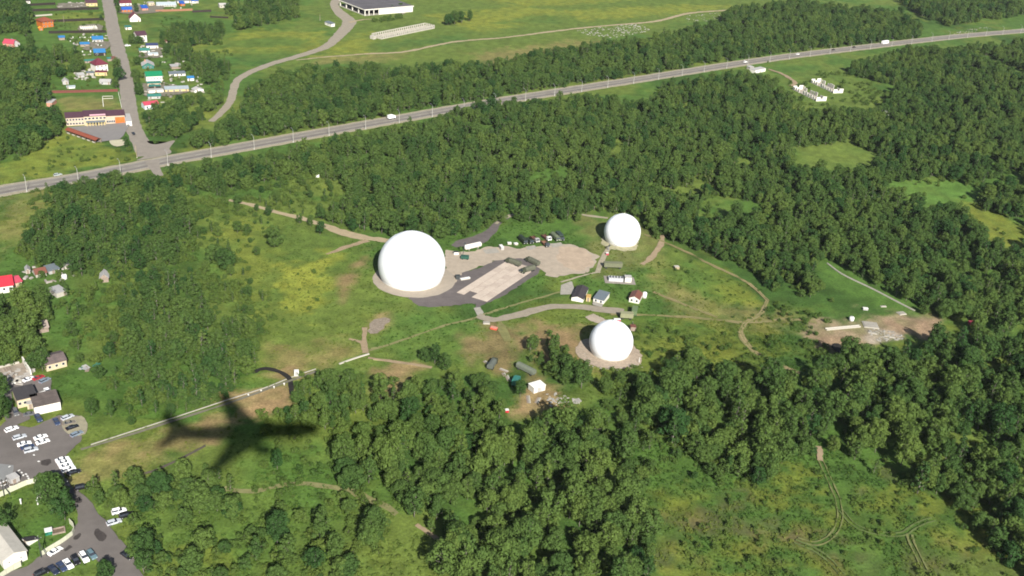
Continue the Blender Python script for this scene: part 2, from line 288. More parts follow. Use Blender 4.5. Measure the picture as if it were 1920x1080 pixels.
# ------------------------------------------------------------------ roads, tracks, pads
def gmat(name, col, *a, **k): return mat(name, tuple(c * .72 for c in col), *a, **k)
ASPH = gmat('grey_asphalt', (.27, .245, .205), .9, .12, .15, bump=.05); ASPHD = gmat('dark_asphalt', (.19, .17, .15), .9, .14, .2); VERGE = gmat('gravel_verge', (.36, .315, .22), .9, .16, .4); STREET = gmat('dusty_street', (.285, .25, .205), .9, .12, .25)
DIRT = gmat('dry_earth', (.34, .255, .155), .95, .16, .35, bump=.1); SAND = gmat('sandy_track', (.40, .32, .195), .95, .15, .35); PADG = gmat('gravel_pad', (.42, .35, .265), .95, .14, .3); ASPHP = gmat('grey_violet_asphalt', (.135, .115, .108), .9, .2, .2, detail=8)
LOT = gmat('worn_car_park', (.165, .145, .13), .9, .2, .10, detail=8); DARKPATCH = gmat('tarred_patch', (.06, .05, .045), .85, .3, .8); FAINT = mat('faint_track', (.155, .15, .06), .95, .25, .35); TAN = mat('tan_track', (.145, .14, .05), .95, .2, .4); RUTE = mat('rut_earth', (.22, .17, .085), .95, .25, .5); STAIN = gmat('pad_stain', (.40, .34, .28), .9, .1, .5)
HW = [(-120, 379), (-40, 366), (30, 353), (140, 335), (310, 302), (480, 271), (680, 235), (930, 191), (1190, 150), (1440, 111), (1600, 91), (1780, 70), (1915, 58), (2040, 47)]
hw_w = crom(GP(HW), 6)
strip('highway_verge', hw_w, VERGE, .5, 3, 0, 17.0, world=True); strip('highway', hw_w, ASPH, .15, 4, .6, 11.5, world=True)
strip('worn_lane', hw_w, ASPHD, .35, 3, -2.4, 2.6, world=True, block=False); strip('worn_lane', hw_w, gmat('mid_asphalt', (.22, .20, .175), .9, .12, .2), .4, 3, 3.0, 1.4, world=True, block=False)
MARK = mat('road_paint', (.42, .40, .36), .7, .1, 1.0)
hl = resample(hw_w, 4.0); mb = MB(); zz = nextz()
for i in range(0, len(hl) - 2, 3):
    t = hl[i + 1] - hl[i]; t /= np.linalg.norm(t); q = np.array([-t[1], t[0]]); c0 = hl[i] + q * .5
    mb.add([(*(c0 - q * .09), zz), (*(c0 + t * 4 - q * .09), zz), (*(c0 + t * 4 + q * .09), zz), (*(c0 + q * .09), zz)], [(0, 1, 2, 3)])
o = part('road_marking', mb, MARK); o['kind'] = 'structure'
strip('road_marking', hw_w, MARK, 0, 4, -4.6, .18, world=True, block=False); strip('road_marking', hw_w, MARK, 0, 4, 5.8, .18, world=True, block=False)
strip('village_street', [(192, -45, 11), (203, 5, 11), (213, 60, 11), (226, 112, 11), (238, 165, 10.5), (243, 205, 10), (250, 238, 10), (264, 268, 11), (280, 292, 14)], STREET, .5)
patch('road_junction', [(246, 240), (258, 262), (262, 280), (270, 293), (256, 301), (318, 289), (318, 277), (328, 263), (300, 270), (281, 269), (268, 255), (262, 236)], STREET, .3)
strip('side_track', [(284, 300, 9), (291, 316, 6), (298, 330, 5)], STREET, .4)
strip('winding_road', [(396, 228, 4.5), (418, 208, 5.5), (434, 185, 5.5), (447, 149, 6), (500, 123, 7), (560, 105, 8), (610, 88, 9), (636, 66, 10.5), (655, 42, 13), (642, 28, 13), (629, 14, 9), (628, 4, 9), (640, -8, 9)], gmat('pale_winding_road', (.33, .285, .215), .9, .12, .3), .5)
strip('path', [(655, 42, 4), (680, 37, 3), (700, 36, 2)], SAND, .5); strip('path', [(740, 30, 2.5), (755, 25, 3.5), (762, 17, 4), (756, 12, 3)], STREET, .5)
strip('field_track', [(556, 113, 2), (600, 108, 2.6), (690, 101, 3.5), (760, 97, 4), (850, 79, 4), (950, 70, 3.5), (1060, 56, 4), (1150, 47, 4), (1230, 40, 5), (1300, 24, 5), (1420, 16, 5), (1478, 5, 5), (1500, -10, 5)], SAND, .8)
strip('dirt_track', [(428, 376, 2.5), (470, 384, 3.5), (520, 398, 3), (560, 408, 4), (610, 424, 5), (650, 438, 6.5), (690, 447, 5.5), (735, 452, 5)], SAND, .8)
strip('dirt_track', [(612, 477, 1.5), (650, 463, 3), (690, 451, 4)], DIRT, .6)
strip('asphalt_track', [(1000, 397, 2.2), (965, 402, 3), (938, 414, 4), (920, 435, 6), (895, 450, 10), (868, 456, 9), (850, 462, 4)], ASPHP, .5); strip('gravel_track', [(1075, 400, 2.5), (1100, 404, 2.5), (1140, 409, 2.5)], VERGE, .4); strip('gravel_track', [(930, 420, 2.2), (955, 405, 3), (998, 397, 3)], VERGE, .4)
patch('asphalt_yard', [(768, 560), (800, 545), (830, 525), (842, 505), (866, 510), (900, 503), (930, 487), (990, 483), (1018, 500), (1012, 510), (960, 545), (915, 568), (896, 580), (886, 570), (850, 574), (795, 574)], ASPHP, 1.0)
patch('gravel_yard', [(836, 468), (870, 474), (930, 462), (985, 466), (1040, 458), (1090, 463), (1118, 482), (1105, 508), (1070, 516), (1035, 520), (1012, 505), (990, 490), (940, 486), (900, 500), (868, 512), (842, 535), (835, 500)], PADG, 1.6)
patch('worn_earth', [(1050, 462), (1095, 466), (1112, 490), (1095, 508), (1060, 500), (1045, 480)], gmat('pink_earth', (.45, .35, .25), .95, .2, .25), 1.5)
DOMES = [((-48.965, 439.17), 16.13, 7.4, 14.33), ((56.90, 505.19), 9.88, 5.4, 8.28), ((44.62, 383.15), 9.52, 5.1, 8.03)]
def ring(c, r, k=48, ax=1.0, ay=1.0, dx=0, dy=0): return [(c[0] + dx + r * ax * math.cos(2 * math.pi * i / k), c[1] + dy + r * ay * math.sin(2 * math.pi * i / k)) for i in range(k)]
patch('gravel_apron', ring(DOMES[0][0], 19.8, dx=1.5, dy=-1), gmat('dome_gravel', (.37, .315, .245), .95, .1, .4), .3, world=True)
patch('gravel_apron', ring(DOMES[1][0], 10.5, dx=-1, dy=-3), mat('thin_gravel', (.27, .25, .15), .95, .25, .5), 1.2, world=True)
patch('gravel_apron', ring(DOMES[2][0], 14.0, dy=-1.0, ax=1.02, ay=.98), gmat('stony_gravel', (.38, .305, .225), .95, .25, .8), 1.3, world=True)
# concrete pad of cast slabs
p0, p1, p3 = G(856, 549), G(913, 566.5), G(951, 489); p2 = p1 + (p3 - p0) * 1.0
pad = tag(thing('concrete_pad', None, None, (0, 0)), None, None, kind='structure'); cols = gmat('pad_concrete', (.57, .475, .385), .85, .12, .25); col2 = gmat('pad_concrete_worn', (.51, .42, .34), .85, .15, .3); zp = nextz()
nu, nv = 9, 4
for i in range(nu):
    for j in range(nv):
        if i == 0 and j in (1,): continue
        q = lambda a, b_: p0 + (p3 - p0) * a / nu + (p1 - p0) * b_ / nv
        g = .012; A = [q(i + g, j + g * 2), q(i + g, j + 1 - g * 2), q(i + 1 - g, j + 1 - g * 2), q(i + 1 - g, j + g * 2)]
        dz = random.uniform(0, .03); mb = MB(); mb.add([(x, y, .02) for x, y in A] + [(x, y, zp + .08 + dz) for x, y in A], [(4, 5, 6, 7), (0, 1, 5, 4), (1, 2, 6, 5), (2, 3, 7, 6), (3, 0, 4, 7)])
        part('concrete_slab', mb, cols if random.random() < .65 else col2, pad)
BLOCK.append(np.array([p0, p1, p2, p3]))
for q in [[(888, 578), (900, 576), (908, 588), (896, 594)], [(1052, 535), (1072, 527), (1080, 552), (1050, 553)], [(985, 463), (1003, 460), (1006, 466), (990, 470)], [(1030, 458), (1052, 455), (1056, 461), (1036, 465)], [(905, 470), (930, 465), (937, 474), (912, 477)]]: patch('concrete_apron', q, CONC, 0, smooth=False)
strip('gravel_track', [(896, 592, 5), (930, 600, 4.5), (975, 590, 5), (1020, 578, 4.5), (1070, 575, 4.5), (1120, 580, 6), (1170, 586, 7)], gmat('pale_gravel', (.32, .275, .205), .95, .14, .4), .6)
strip('gravel_track', [(1104, 592, 6), (1120, 600, 6), (1140, 606, 5)], PADG, .6); strip('footpath', [(935, 603, 3), (945, 625, 4), (950, 640, 3)], TAN, .8)
strip('footpath', [(690, 658, 2.0), (750, 640, 1.2), (830, 612, 1.4), (895, 597, 2.2)], FAINT, .5, block=False); strip('footpath', [(905, 590, 1.4), (990, 565, 1.4), (1050, 548, 1.4)], FAINT, .5, block=False); strip('footpath', [(1120, 512, 2.6), (1130, 485, 2.6), (1142, 466, 2.6)], VERGE, .3); strip('footpath', [(1052, 530, 1.4), (1090, 518, 1.4), (1125, 510, 2)], VERGE, .3)
strip('dirt_track', [(1236, 430, 1.8), (1240, 455, 3), (1225, 480, 3.5), (1205, 497, 2.5)], DIRT, .8)
for q in [[(1145, 590, 1.6), (1230, 592, 2.2), (1340, 600, 2.4), (1400, 605, 2.6), (1470, 600, 2.4), (1530, 603, 3)], [(1438, 565, 2), (1425, 590, 2.5), (1398, 606, 3), (1390, 625, 2.6), (1410, 655, 2.4), (1450, 680, 2.4), (1500, 700, 2)], [(1225, 548, 1), (1290, 575, 1.8), (1345, 596, 1.5)], [(1208, 440, 1), (1270, 465, 1.2), (1330, 495, 1.2), (1400, 530, 1), (1440, 565, 1.2)]]: (strip('dirt_track', q, TAN, 1.0, block=False), strip('rut', q, RUTE, .35, 2, -.6, .45, block=False), strip('rut', q, RUTE, .35, 2, .6, .45, block=False))
strip('dirt_track', [(683, 615, 2), (682, 640, 2.2), (686, 663, 2.5)], DIRT, .5); strip('footpath', [(655, 636, 1.6), (683, 645, 2)], DIRT, .5); patch('stony_patch', [(690, 612), (705, 600), (722, 598), (728, 610), (712, 622), (694, 624)], gmat('brown_stones', (.27, .22, .165), .95, .35, .8), 1.4)
strip('dirt_track', [(690, 672, 1.8), (740, 679, 1.8), (810, 690, 1.8)], DIRT, .4)
# tracks in the lower meadow
strip('mown_track', [(420, 916, 2), (480, 922, 2.4), (560, 908, 2.4), (640, 918, 2.6), (700, 940, 2.6), (745, 965, 2.4)], FAINT, .7, block=False); strip('dirt_track', [(780, 985, 1.8), (810, 1005, 2), (838, 1022, 2)], DIRT, .5)
def ruts(pts, M):
    for s in (-.85, .85): strip('wheel_rut', pts, M, .25, 1.5, s, .55)
RUT = mat('wheel_rut', (.125, .135, .045), .95, .35, .5)
ruts([(1537, 862), (1552, 895), (1570, 935), (1574, 975), (1560, 1005), (1530, 1020), (1495, 1012)], RUT); ruts([(1574, 955), (1600, 985), (1640, 1000), (1690, 1003), (1720, 985), (1750, 975)], mat('faint_rut', (.085, .115, .032), .95, .3, .5)); ruts([(1705, 1003), (1712, 1025), (1735, 1070)], RUT); ruts([(1490, 1016), (1540, 1040), (1580, 1080)], MATS['faint_rut'])
strip('dirt_track', [(1534, 838, 2.2), (1538, 850, 2.2), (1537, 865, 2.0)], DIRT, .4)
# roadside huts' track, clearings
strip('dirt_track', [(1440, 130, 3), (1468, 140, 4), (1490, 155, 4), (1484, 162, 4)], DIRT, .7)
# car park and lane, lower left
patch('car_park', [(-60, 830), (0, 800), (10, 790), (60, 805), (110, 780), (150, 782), (158, 800), (150, 830), (128, 852), (120, 862), (108, 880), (122, 895), (140, 918), (165, 940), (196, 975), (220, 1010), (250, 1045), (275, 1090), (330, 1180), (255, 1180), (205, 1085), (170, 1040), (140, 1048), (60, 1090), (-40, 1140), (-60, 1120), (20, 1075), (60, 1058), (110, 1022), (148, 985), (140, 950), (122, 915), (80, 900), (20, 918), (-60, 930)], LOT, .5, smooth=False)
patch('yard', [(15, 720), (60, 705), (95, 712), (96, 735), (80, 745), (40, 730), (20, 735), (28, 770), (60, 785), (30, 800), (8, 790), (8, 745)], LOT, .4, smooth=False)
patch('worn_gravel', [(118, 792), (155, 782), (165, 800), (160, 815), (135, 818), (120, 806)], gmat('lot_gravel', (.33, .30, .20), .95, .2, .5), .6)
for q in [[(78, 866), (92, 862), (97, 868), (88, 875), (78, 872)], [(178, 994), (186, 992), (199, 1008), (190, 1018), (180, 1010)], [(137, 1012), (146, 1003), (152, 1004), (144, 1014)], [(119, 1033), (130, 1024), (135, 1028), (124, 1036)], [(141, 938), (150, 936), (152, 944), (144, 946)]]: patch('tarred_patch', q, DARKPATCH, .4, block=False)
patch('grey_tarmac', [(-20, 870), (8, 868), (26, 880), (10, 900), (-20, 905)], gmat('lot_grey', (.24, .24, .23), .9, .1, .2), .8, block=False)
patch('forecourt', [(126, 240), (236, 231), (240, 240), (232, 255), (225, 262), (182, 268), (150, 258)], gmat('forecourt_paving', (.24, .225, .21), .85, .08, .3), .1, smooth=False); patch('sandy_lot', [(205, 265), (232, 263), (234, 272), (218, 276), (207, 271)], gmat('pale_sand', (.52, .48, .33), .95, .1, .5), .3)
patch('ditch', [(474, 697), (490, 690), (510, 691), (530, 697), (545, 707), (550, 722), (549, 742), (543, 741), (541, 722), (530, 706), (508, 697), (490, 696), (476, 703)], mat('near_black_ground', (.014, .012, .010), .9, .2, .6), .35)  # ditch is a flat near-black sheet, the pits below share its material
patch('pit', [(206, 645), (214, 643), (222, 647), (218, 654), (210, 655)], MATS['near_black_ground'], .2)
patch('pit', [(1558, 652), (1568, 645), (1588, 658), (1586, 668), (1572, 664)], MATS['near_black_ground'], .5)
# ------------------------------------------------------------------ buildings
def frame_of(A, B):
    a, b = G(*A), G(*B); d = b - a; return a, math.atan2(d[1], d[0]), float(np.linalg.norm(d))
def add_window(par, x, z, w, h, y=0.0, rot=0.0, fm=None, loc=None):
    f = part('window', shared(('window', round(w, 2), round(h, 2)), lambda: MB().box(-w / 2, w / 2, -.05, .03, -h / 2, h / 2)), fm or FRAME, par, loc or (x, y, z), rot)
    part('pane', shared(('pane', round(w, 2), round(h, 2)), lambda: MB().box(-w / 2 + .09, w / 2 - .09, -.03, .02, -h / 2 + .09, h / 2 - .09)), GLASS, f, (0, -.05, 0)); return f
def bld(name, label, cat, A, B, dep, h, roof, WM, RM, rise=1.6, ridge='x', win=0, door=None, over=.35, group=None, floors=1, side=0, chim=False, wsize=(1.1, 1.2), width=None):
    a, rot, wd = frame_of(A, B); wd = width or wd
    t = thing(name, label, cat, a, rot, group); block_rect(a, rot, wd, dep)
    if roof == 'gable' and ridge == 'y': part('wall', MB().prism([(0, -.1), (wd, -.1), (wd, h), (wd / 2, h + rise), (0, h)], 0, dep, 'y'), WM, t)
    elif roof == 'gable': part('wall', MB().prism([(0, -.1), (dep, -.1), (dep, h), (dep / 2, h + rise), (0, h)], 0, wd, 'x'), WM, t)
    elif roof == 'shed': part('wall', MB().prism([(0, -.1), (dep, -.1), (dep, h + rise), (0, h)], 0, wd, 'x'), WM, t)
    else: part('wall', MB().box(0, wd, 0, dep, -.1, h), WM, t)
    k = .14; o = over; mb = MB()
    if roof == 'gable':
        W = wd if ridge == 'y' else dep; sl = rise / (W / 2)
        for s in (0, 1):
            e = [(-o, h - sl * o + .03), (W / 2, h + rise + .03), (W / 2, h + rise + .03 + k), (-o, h - sl * o + .03 + k)]
            if s: e = [(W - p, q) for p, q in e][::-1]
            mb.prism(e, -o, (dep if ridge == 'y' else wd) + o, 'y' if ridge == 'y' else 'x')
    elif roof == 'shed':
        sl = rise / dep; mb.prism([(-o, h - sl * o + .03), (dep + o, h + rise + sl * o + .03), (dep + o, h + rise + sl * o + k), (-o, h - sl * o + k + .03)], -o, wd + o, 'x')
    elif roof == 'hip':
        r = min(wd, dep) / 2; e = [(-o, -o), (wd + o, -o), (wd + o, dep + o), (-o, dep + o)]; g = [(r, r), (wd - r, r), (wd - r, dep - r), (r, dep - r)] if wd >= dep else [(r, r), (wd - r, r), (wd - r, dep - r), (r, dep - r)]
        g = [(p + (.05 if i in (1, 2) else -.05), q + (.05 if i > 1 else -.05)) for i, (p, q) in enumerate(g)]
        mb.add([(x, y, h + .02) for x, y in e] + [(x, y, h + .2) for x, y in e] + [(x, y, h + rise) for x, y in g], [(3, 2, 1, 0)] + [(i, (i + 1) % 4, (i + 1) % 4 + 4, i + 4) for i in range(4)] + [(i + 4, (i + 1) % 4 + 4, (i + 1) % 4 + 8, i + 8) for i in range(4)] + [(8, 9, 10, 11)])
    else:
        mb.box(-.12, wd + .12, -.12, dep + .12, h + .004, h + .26)
    rf = part('roof', mb, RM, t)
    if chim: part('chimney', MB().box(wd * .3 - .3, wd * .3 + .3, dep * .6, dep * .6 + .6, h + rise * .3, h + rise + 1.0), BRICK, rf)
    for fl in range(floors):
        z = (h / floors) * (fl + .55); ww, wh = wsize
        for i in range(win):
            x = wd * (i + .5) / win
            if door is not None and fl == 0 and abs(x - door * wd) < ww * 1.1: continue
            add_window(t, x, z, ww, wh)
        for i in range(side): add_window(t, 0, z, ww, wh, 0, R(90), loc=(wd, dep * (i + .5) / side, z))
    if door is not None:
        d = part('door', MB().box(-.5, .5, -.06, .02, 0, 2.05), WOOD, t, (door * wd, 0, 0)); part('handle', MB().box(.3, .4, -.1, -.05, .95, 1.1), METAL, d)
    return t
def fence(name, label, pts, M, h=1.7, seg=3.0, group=None, postM=None, th=.06, world=False, gap=.06):
    P = resample(np.array(pts, float) if world else GP(pts), .5); d = np.r_[0, np.cumsum(np.linalg.norm(np.diff(P, axis=0), axis=1))]; n = max(1, int(round(d[-1] / seg)))
    tt = np.linspace(0, d[-1], n + 1); Q = np.stack([np.interp(tt, d, P[:, 0]), np.interp(tt, d, P[:, 1])], 1)
    t = thing(name, label, 'fence', Q[0], 0, group)
    for i in range(n):
        e = Q[i + 1] - Q[i]; L = float(np.linalg.norm(e)); rr = math.atan2(e[1], e[0])
        part('fence_panel', shared((name, 'panel', round(L, 2), h, th), lambda: MB().box(gap, L - gap, -th / 2, th / 2, .08, h)), M, t, (*(Q[i] - Q[0]), 0), rr)
    for q in Q: part('post', shared((name, 'post', h), lambda: MB().box(-.07, .07, -.07, .07, -.1, h + .08)), postM or M, t, (*(q - Q[0]), 0))
    return t
# --- village, left of the street
bld('shed', 'long low white shed with dark doorway at the top of the village gardens', 'shed', (41, 7), (57, 7), 4, 2.4, 'shed', WHITE, RF['dark'], .4, win=2, door=.35)
bld('house', 'cream house with dark plum roof beside the street, behind the grey yard', 'house', (162, 12), (183, 11.5), 9, 3.2, 'gable', YELLOW, RF['darkmaroon'], 2.6, win=3, door=.8, side=1)
bld('house', 'orange timber house with brown hipped roof and balconies', 'house', (80, 52.5), (101, 50), 10, 5.2, 'hip', ORANGE, RF['brown'], 3.0, over=.8, win=3, floors=2, side=2, door=.45)
bld('porch', 'small bright orange canopy beside the timber house', 'porch', (74, 57.5), (81, 57), 3, 2.0, 'gable', ORANGE, mat('orange_plastic', (.75, .30, .03), .5, .1), 1.0, ridge='y', door=.5)
bld('shed', 'small sky-blue roofed shed alone at the edge of the trees', 'shed', (111, 75.5), (122, 75), 5, 2.2, 'gable', WOOD, RF['blue'], .9, win=1, door=.7)
bld('house', 'sky-blue roofed house with pale ladder patch, below the dark fence', 'house', (174, 80), (194, 79.5), 8, 2.6, 'gable', GREYW, RF['blue'], 1.8, win=3, door=.5)
bld('shed', 'sky-blue roofed shed between the two blue-roofed houses', 'shed', (151, 88), (168, 87.5), 5, 2.2, 'gable', WOOD, RF['blue'], 1.0, win=1, door=.2)
bld('house', 'sky-blue roofed house with two white windows facing the road', 'house', (177, 105), (198, 104.5), 8, 2.7, 'gable', DARKW, RF['blue'], 2.0, win=2, side=1, wsize=(1.6, 1.4), door=.92)
bld('house', 'tall white house with maroon hipped roof', 'house', (181, 136), (203, 133), 9, 5.4, 'hip', WHITE, RF['maroon'], 4.2, over=.6, win=3, floors=2, side=1)
bld('annex', 'yellow walled annex with maroon edge below the maroon-roofed house', 'annex', (179, 142), (201, 142), 3, 2.6, 'shed', YELLOW, RF['maroon'], .5, over=.2, win=2, door=.85)
bld('shed', 'low pale shed joined to the yellow annex', 'shed', (163, 141.5), (176, 141), 3, 1.8, 'shed', LIGHTC, RF['slate'], .3, door=.3)
bld('shed', 'grey tin-roofed shed in the garden beside the yellow annex', 'shed', (147, 146.5), (159, 145), 5, 2.2, 'gable', GREYW, RF['grey'], 1.0, win=1, door=.3)
bld('hut', 'small pale gabled hut in the garden beneath the dark trees', 'hut', (118, 159), (129, 158.5), 5, 2.2, 'gable', GREYW, RF['pale'], 1.8, ridge='y', win=1, door=.7)
bld('shed', 'pale grey roofed shed above the maroon fence', 'shed', (187, 158.5), (207, 159), 7, 2.2, 'gable', GREYW, RF['pale'], .9, win=2, door=.85)
bld('greenhouse', 'low clear plastic greenhouse frame on the garden grass', 'greenhouse', (126, 166.5), (141, 165.5), 2.5, 1.3, 'gable', PIPE, RF['plate'], .5, door=.1)
bld('shed', 'long low green-roofed shed behind the maroon-roofed house', 'shed', (159, 118.5), (179, 117.5), 3, 1.8, 'gable', WOOD, RF['teal'], .6, win=2, door=.9)
bld('shed', 'small teal-roofed shed right behind the maroon-roofed house', 'shed', (202, 115), (209, 114.5), 3.5, 2.0, 'gable', WOOD, RF['teal'], .7, door=.5)
bld('shed', 'rust-roofed shed at the street beside the small teal shed', 'shed', (209, 115), (218, 114.5), 5, 2.0, 'shed', WOOD, RF['rust'], .4, door=.5)
bld('shed', 'dark green-roofed shed at the corner of the red fence', 'shed', (84, 181), (95, 181), 5, 2.3, 'gable', WOOD, RF['teal'], .8, door=.3)
bld('annex', 'narrow salmon brick block below the green-roofed corner shed', 'annex', (88, 200), (98, 200.5), 9, 2.6, 'flat', BRICK, RF['pale'], 0, win=1, door=.75)
bld('house', 'house with half red half grey roof among trees left of village', 'house', (6, 87), (26, 89), 8, 2.8, 'gable', BRICK, RF['pink'], 2.4, win=2, door=.6)
bld('house', 'grey-gabled wing beside the half red roofed house', 'house', (24, 88.5), (38, 87), 8, 2.6, 'gable', GREYW, RF['slate'], 2.4, ridge='y', win=2)
for i, (A, B, hh, lab) in enumerate([((67, 31), (100, 28.5), 1.2, 'long low white block wall above the orange house'), ((142, 38.5), (174, 37.5), 1.0, 'low white stacked beams beside the upper dark fence')]):
    a, rot, wd = frame_of(A, B); t = thing('block_wall', lab, 'wall', a, rot); nb = int(wd / 1.6)
    for k in range(nb): part('block', shared(('block', hh), lambda: MB().box(.02, 1.56, 0, .5, 0, hh)), LIGHTC, t, (k * 1.6, 0, 0))
    if i == 0:
        for k in range(3): part('block', shared('side_block', lambda: MB().box(0, .5, .04, 1.5, 0, 1.0)), LIGHTC, t, (0, .5 + k * 1.6, 0))
a, rot, wd = frame_of((152, 57.5), (184, 56)); t = thing('foundation_frame', 'grid of white foundation columns in the fenced plot', 'foundation', a, rot); part('slab', MB().box(-.5, wd + .5, -.5, 8, 0, .25), CONC, t)
for i in range(9):
    for j in range(3): part('column', shared('fcol', lambda: MB().box(-.28, .28, -.28, .28, .25, 2.4)), WHITE, t, (wd * (i + .5) / 9, 1 + j * 3, 0))
for i, q in enumerate([(40, 12, 104, 9), (50, 22, 185, 18), (100, 41.5, 195, 38), (92, 63, 199, 61.5)]): fence('board_fence', ['dark board fence below the long white shed', 'dark board fence above the olive plot', 'dark board fence joining the orange house to the street', 'dark board fence above the blue-roofed houses'][i], [q[:2], q[2:]], DARKW, 2.3, 4.0)
fence('board_fence', 'long maroon sheet fence above the dry lawn', [(98, 175), (221, 172)], REDBOARD, 2.0, 3.0)
fence('rail_fence', 'white pole fence along the village street beside the dry lawn', [(222, 175), (228, 202)], PIPE, 1.2, 2.5)
a, rot, wd = frame_of((192, 185.5), (212, 185)); t = thing('garden_frame', 'rectangular pale timber garden frame on the dry lawn', 'frame', a, rot)
for s in (((0, wd), (0, .3)), ((0, wd), (5.7, 6)), ((0, .3), (.32, 5.68)), ((wd - .3, wd), (.32, 5.68))): part('board', MB().box(*s[0], *s[1], 0, .4), LIGHTC, t)
for i, (x, y, s) in enumerate([(137, 71, .8), (150, 71, .7), (154, 71, .7), (158, 71, .7), (160, 71, .6), (166, 71, .6), (170, 71, .7), (132, 78, .7), (166, 77, .8), (184, 86, .9), (190, 87, .9), (174, 79.5, .8), (170, 98, 1.1), (155, 98, .9)]):
    a = G(x, y); t = thing('water_barrel', 'pale barrel standing in the garden of the blue-roofed houses', 'barrel', a, 0, 'pale barrels in the blue-roofed gardens'); part('drum', MB().lathe([(.45 * s, 0), (.5 * s, .3 * s), (.5 * s, .9 * s), (.44 * s, 1.2 * s)], 12), PIPE, t, smooth=True); part('lid', MB().lathe([(.47 * s, 1.2 * s), (.4 * s, 1.26 * s)], 12), FRAME, t)
# --- village, right of the street
bld('house', 'white house with maroon roof behind the blue-roofed orange house', 'house', (225, 11.5), (247, 11), 8, 2.8, 'gable', WHITE, RF['maroon'], 1.9, win=3, door=.5)
bld('house', 'orange walled house with deep blue roof', 'house', (229, 23.5), (248, 23), 6, 2.6, 'gable', ORANGE, RF['deepblue'], 1.9, win=3, door=.15)
bld('house', 'white gabled house with steep maroon roof', 'house', (244, 41), (264, 40.5), 9, 3.0, 'gable', WHITE, RF['maroon'], 4.2, ridge='y', win=2, door=.8, side=2)
bld('house', 'salmon walled house with small bright blue roof', 'house', (267, 20.5), (278, 20), 6, 2.4, 'shed', BRICK, RF['deepblue'], 1.6, win=1, door=.7)
bld('shed', 'small cream shed beside the long grey greenhouse', 'shed', (279, 11.5), (290, 11), 5, 3.0, 'flat', CREAM, RF['pale'], 0, win=1, door=.8)
bld('greenhouse', 'long grey glass greenhouse with white sill', 'greenhouse', (294, 12.5), (331, 12), 7, 1.4, 'gable', WHITE, RF['plate'], 2.2, over=.1, win=8, wsize=(2.0, .8))
bld('shed', 'small orange walled shed with deep blue roof', 'shed', (339, 11.5), (347, 11), 5, 2.2, 'shed', ORANGE, RF['deepblue'], 1.4, door=.5)
bld('shed', 'long white shed behind the blue and orange shed', 'shed', (333, 6), (358, 5.5), 4, 2.2, 'shed', WHITE, RF['slate'], .5, win=3, door=.9)
bld('shed', 'white shed with blue roof at the end of the greenhouse row', 'shed', (360, 6.5), (372, 6), 4, 2.4, 'gable', WHITE, RF['deepblue'], .8, win=1, door=.8)
bld('hut', 'white hut standing alone in the upper field', 'hut', (412, 15), (430, 14.5), 6, 2.8, 'gable', LIGHTC, RF['pale'], 1.2, win=3, door=.9)
bld('shed', 'pale teal flat-roofed shed beside street garden', 'shed', (236, 56), (247, 55.5), 5, 2.2, 'shed', WHITE, RF['teal'], .4, door=.3)
bld('house', 'tall white two-storey house with dark plum roof beside big tree', 'house', (258, 80), (276, 78.5), 9, 6.0, 'gable', WHITE, RF['darkmaroon'], 2.4, win=2, floors=2, side=2, over=.5)
bld('house', 'low white house with navy flat roof and porch', 'house', (275, 92), (297, 91.5), 6, 2.8, 'shed', WHITE, RF['navy'], .5, win=2, door=.85)
bld('shed', 'white walled shed with bright green roof, next to plastic greenhouse', 'shed', (262, 99.5), (281, 99), 5, 2.0, 'gable', WHITE, RF['teal'], 1.4, win=2, door=.1)
bld('greenhouse', 'clear plastic greenhouse with white ribs', 'greenhouse', (278, 105.5), (297, 105), 4, 1.6, 'gable', PIPE, RF['plate'], .9, over=.05, door=.5)
bld('house', 'grey-roofed cottage with teal gable boards', 'house', (267, 129), (289, 128.5), 9, 2.4, 'gable', RF['teal'], RF['pale'], 2.4, ridge='y', win=2, over=.5, door=.5, chim=True)
bld('house', 'large white house with bright green roof and narrow end chimney wall', 'house', (275, 155), (305, 153.5), 8, 4.8, 'gable', WHITE, RF['green'], 2.4, win=5, side=1, over=.4, wsize=(1.0, 1.0))
bld('annex', 'cream annex with teal rim in front of the green-roofed house', 'annex', (277, 162.5), (302, 161.5), 3, 2.4, 'shed', CREAM, RF['teal'], .5, win=3, door=.9)
bld('shed', 'long dark shed between cream annex and white-roofed garage', 'shed', (280, 166.5), (301, 166), 2.5, 1.8, 'shed', DARKW, RF['teal'], .3, door=.5)
bld('garage', 'garage with bright white flat roof', 'garage', (279, 176), (307, 174), 4, 2.2, 'flat', WHITE, RF['pale'], 0, door=.5)
bld('shed', 'long yellow walled shed with grey roof patches', 'shed', (310, 173.5), (354, 172), 5, 2.2, 'shed', YELLOW, RF['plate'], .8, win=4, door=.9)
bld('shed', 'teal-roofed shed below the white-roofed garage', 'shed', (278, 186), (302, 185), 5, 2.0, 'gable', GREYW, RF['teal'], 1.0, win=2, door=.2)
bld('house', 'grey-white house with faded red roof at the lower end of street', 'house', (272, 206), (298, 203), 7, 3.2, 'gable', mat('pale_blue_wall', (.50, .54, .55), .8, .1), RF['pink'], 1.4, win=3, door=.6)
bld('greenhouse', 'small torn plastic greenhouse near the thicket', 'greenhouse', (312, 208), (325, 207), 4, 2.0, 'gable', PIPE, RF['plate'], 1.0, ridge='y', door=.5)
bld('greenhouse', 'white plastic tunnel greenhouse at the garden end', 'greenhouse', (365, 174), (382, 172), 5, 1.8, 'gable', PIPE, RF['pale'], 1.2, ridge='y', door=.3)
bld('shed', 'brown-grey plank shed in the back garden', 'shed', (322, 130), (342, 128.5), 5, 2.0, 'shed', WOOD, RF['grey'], .5, door=.5, win=1)
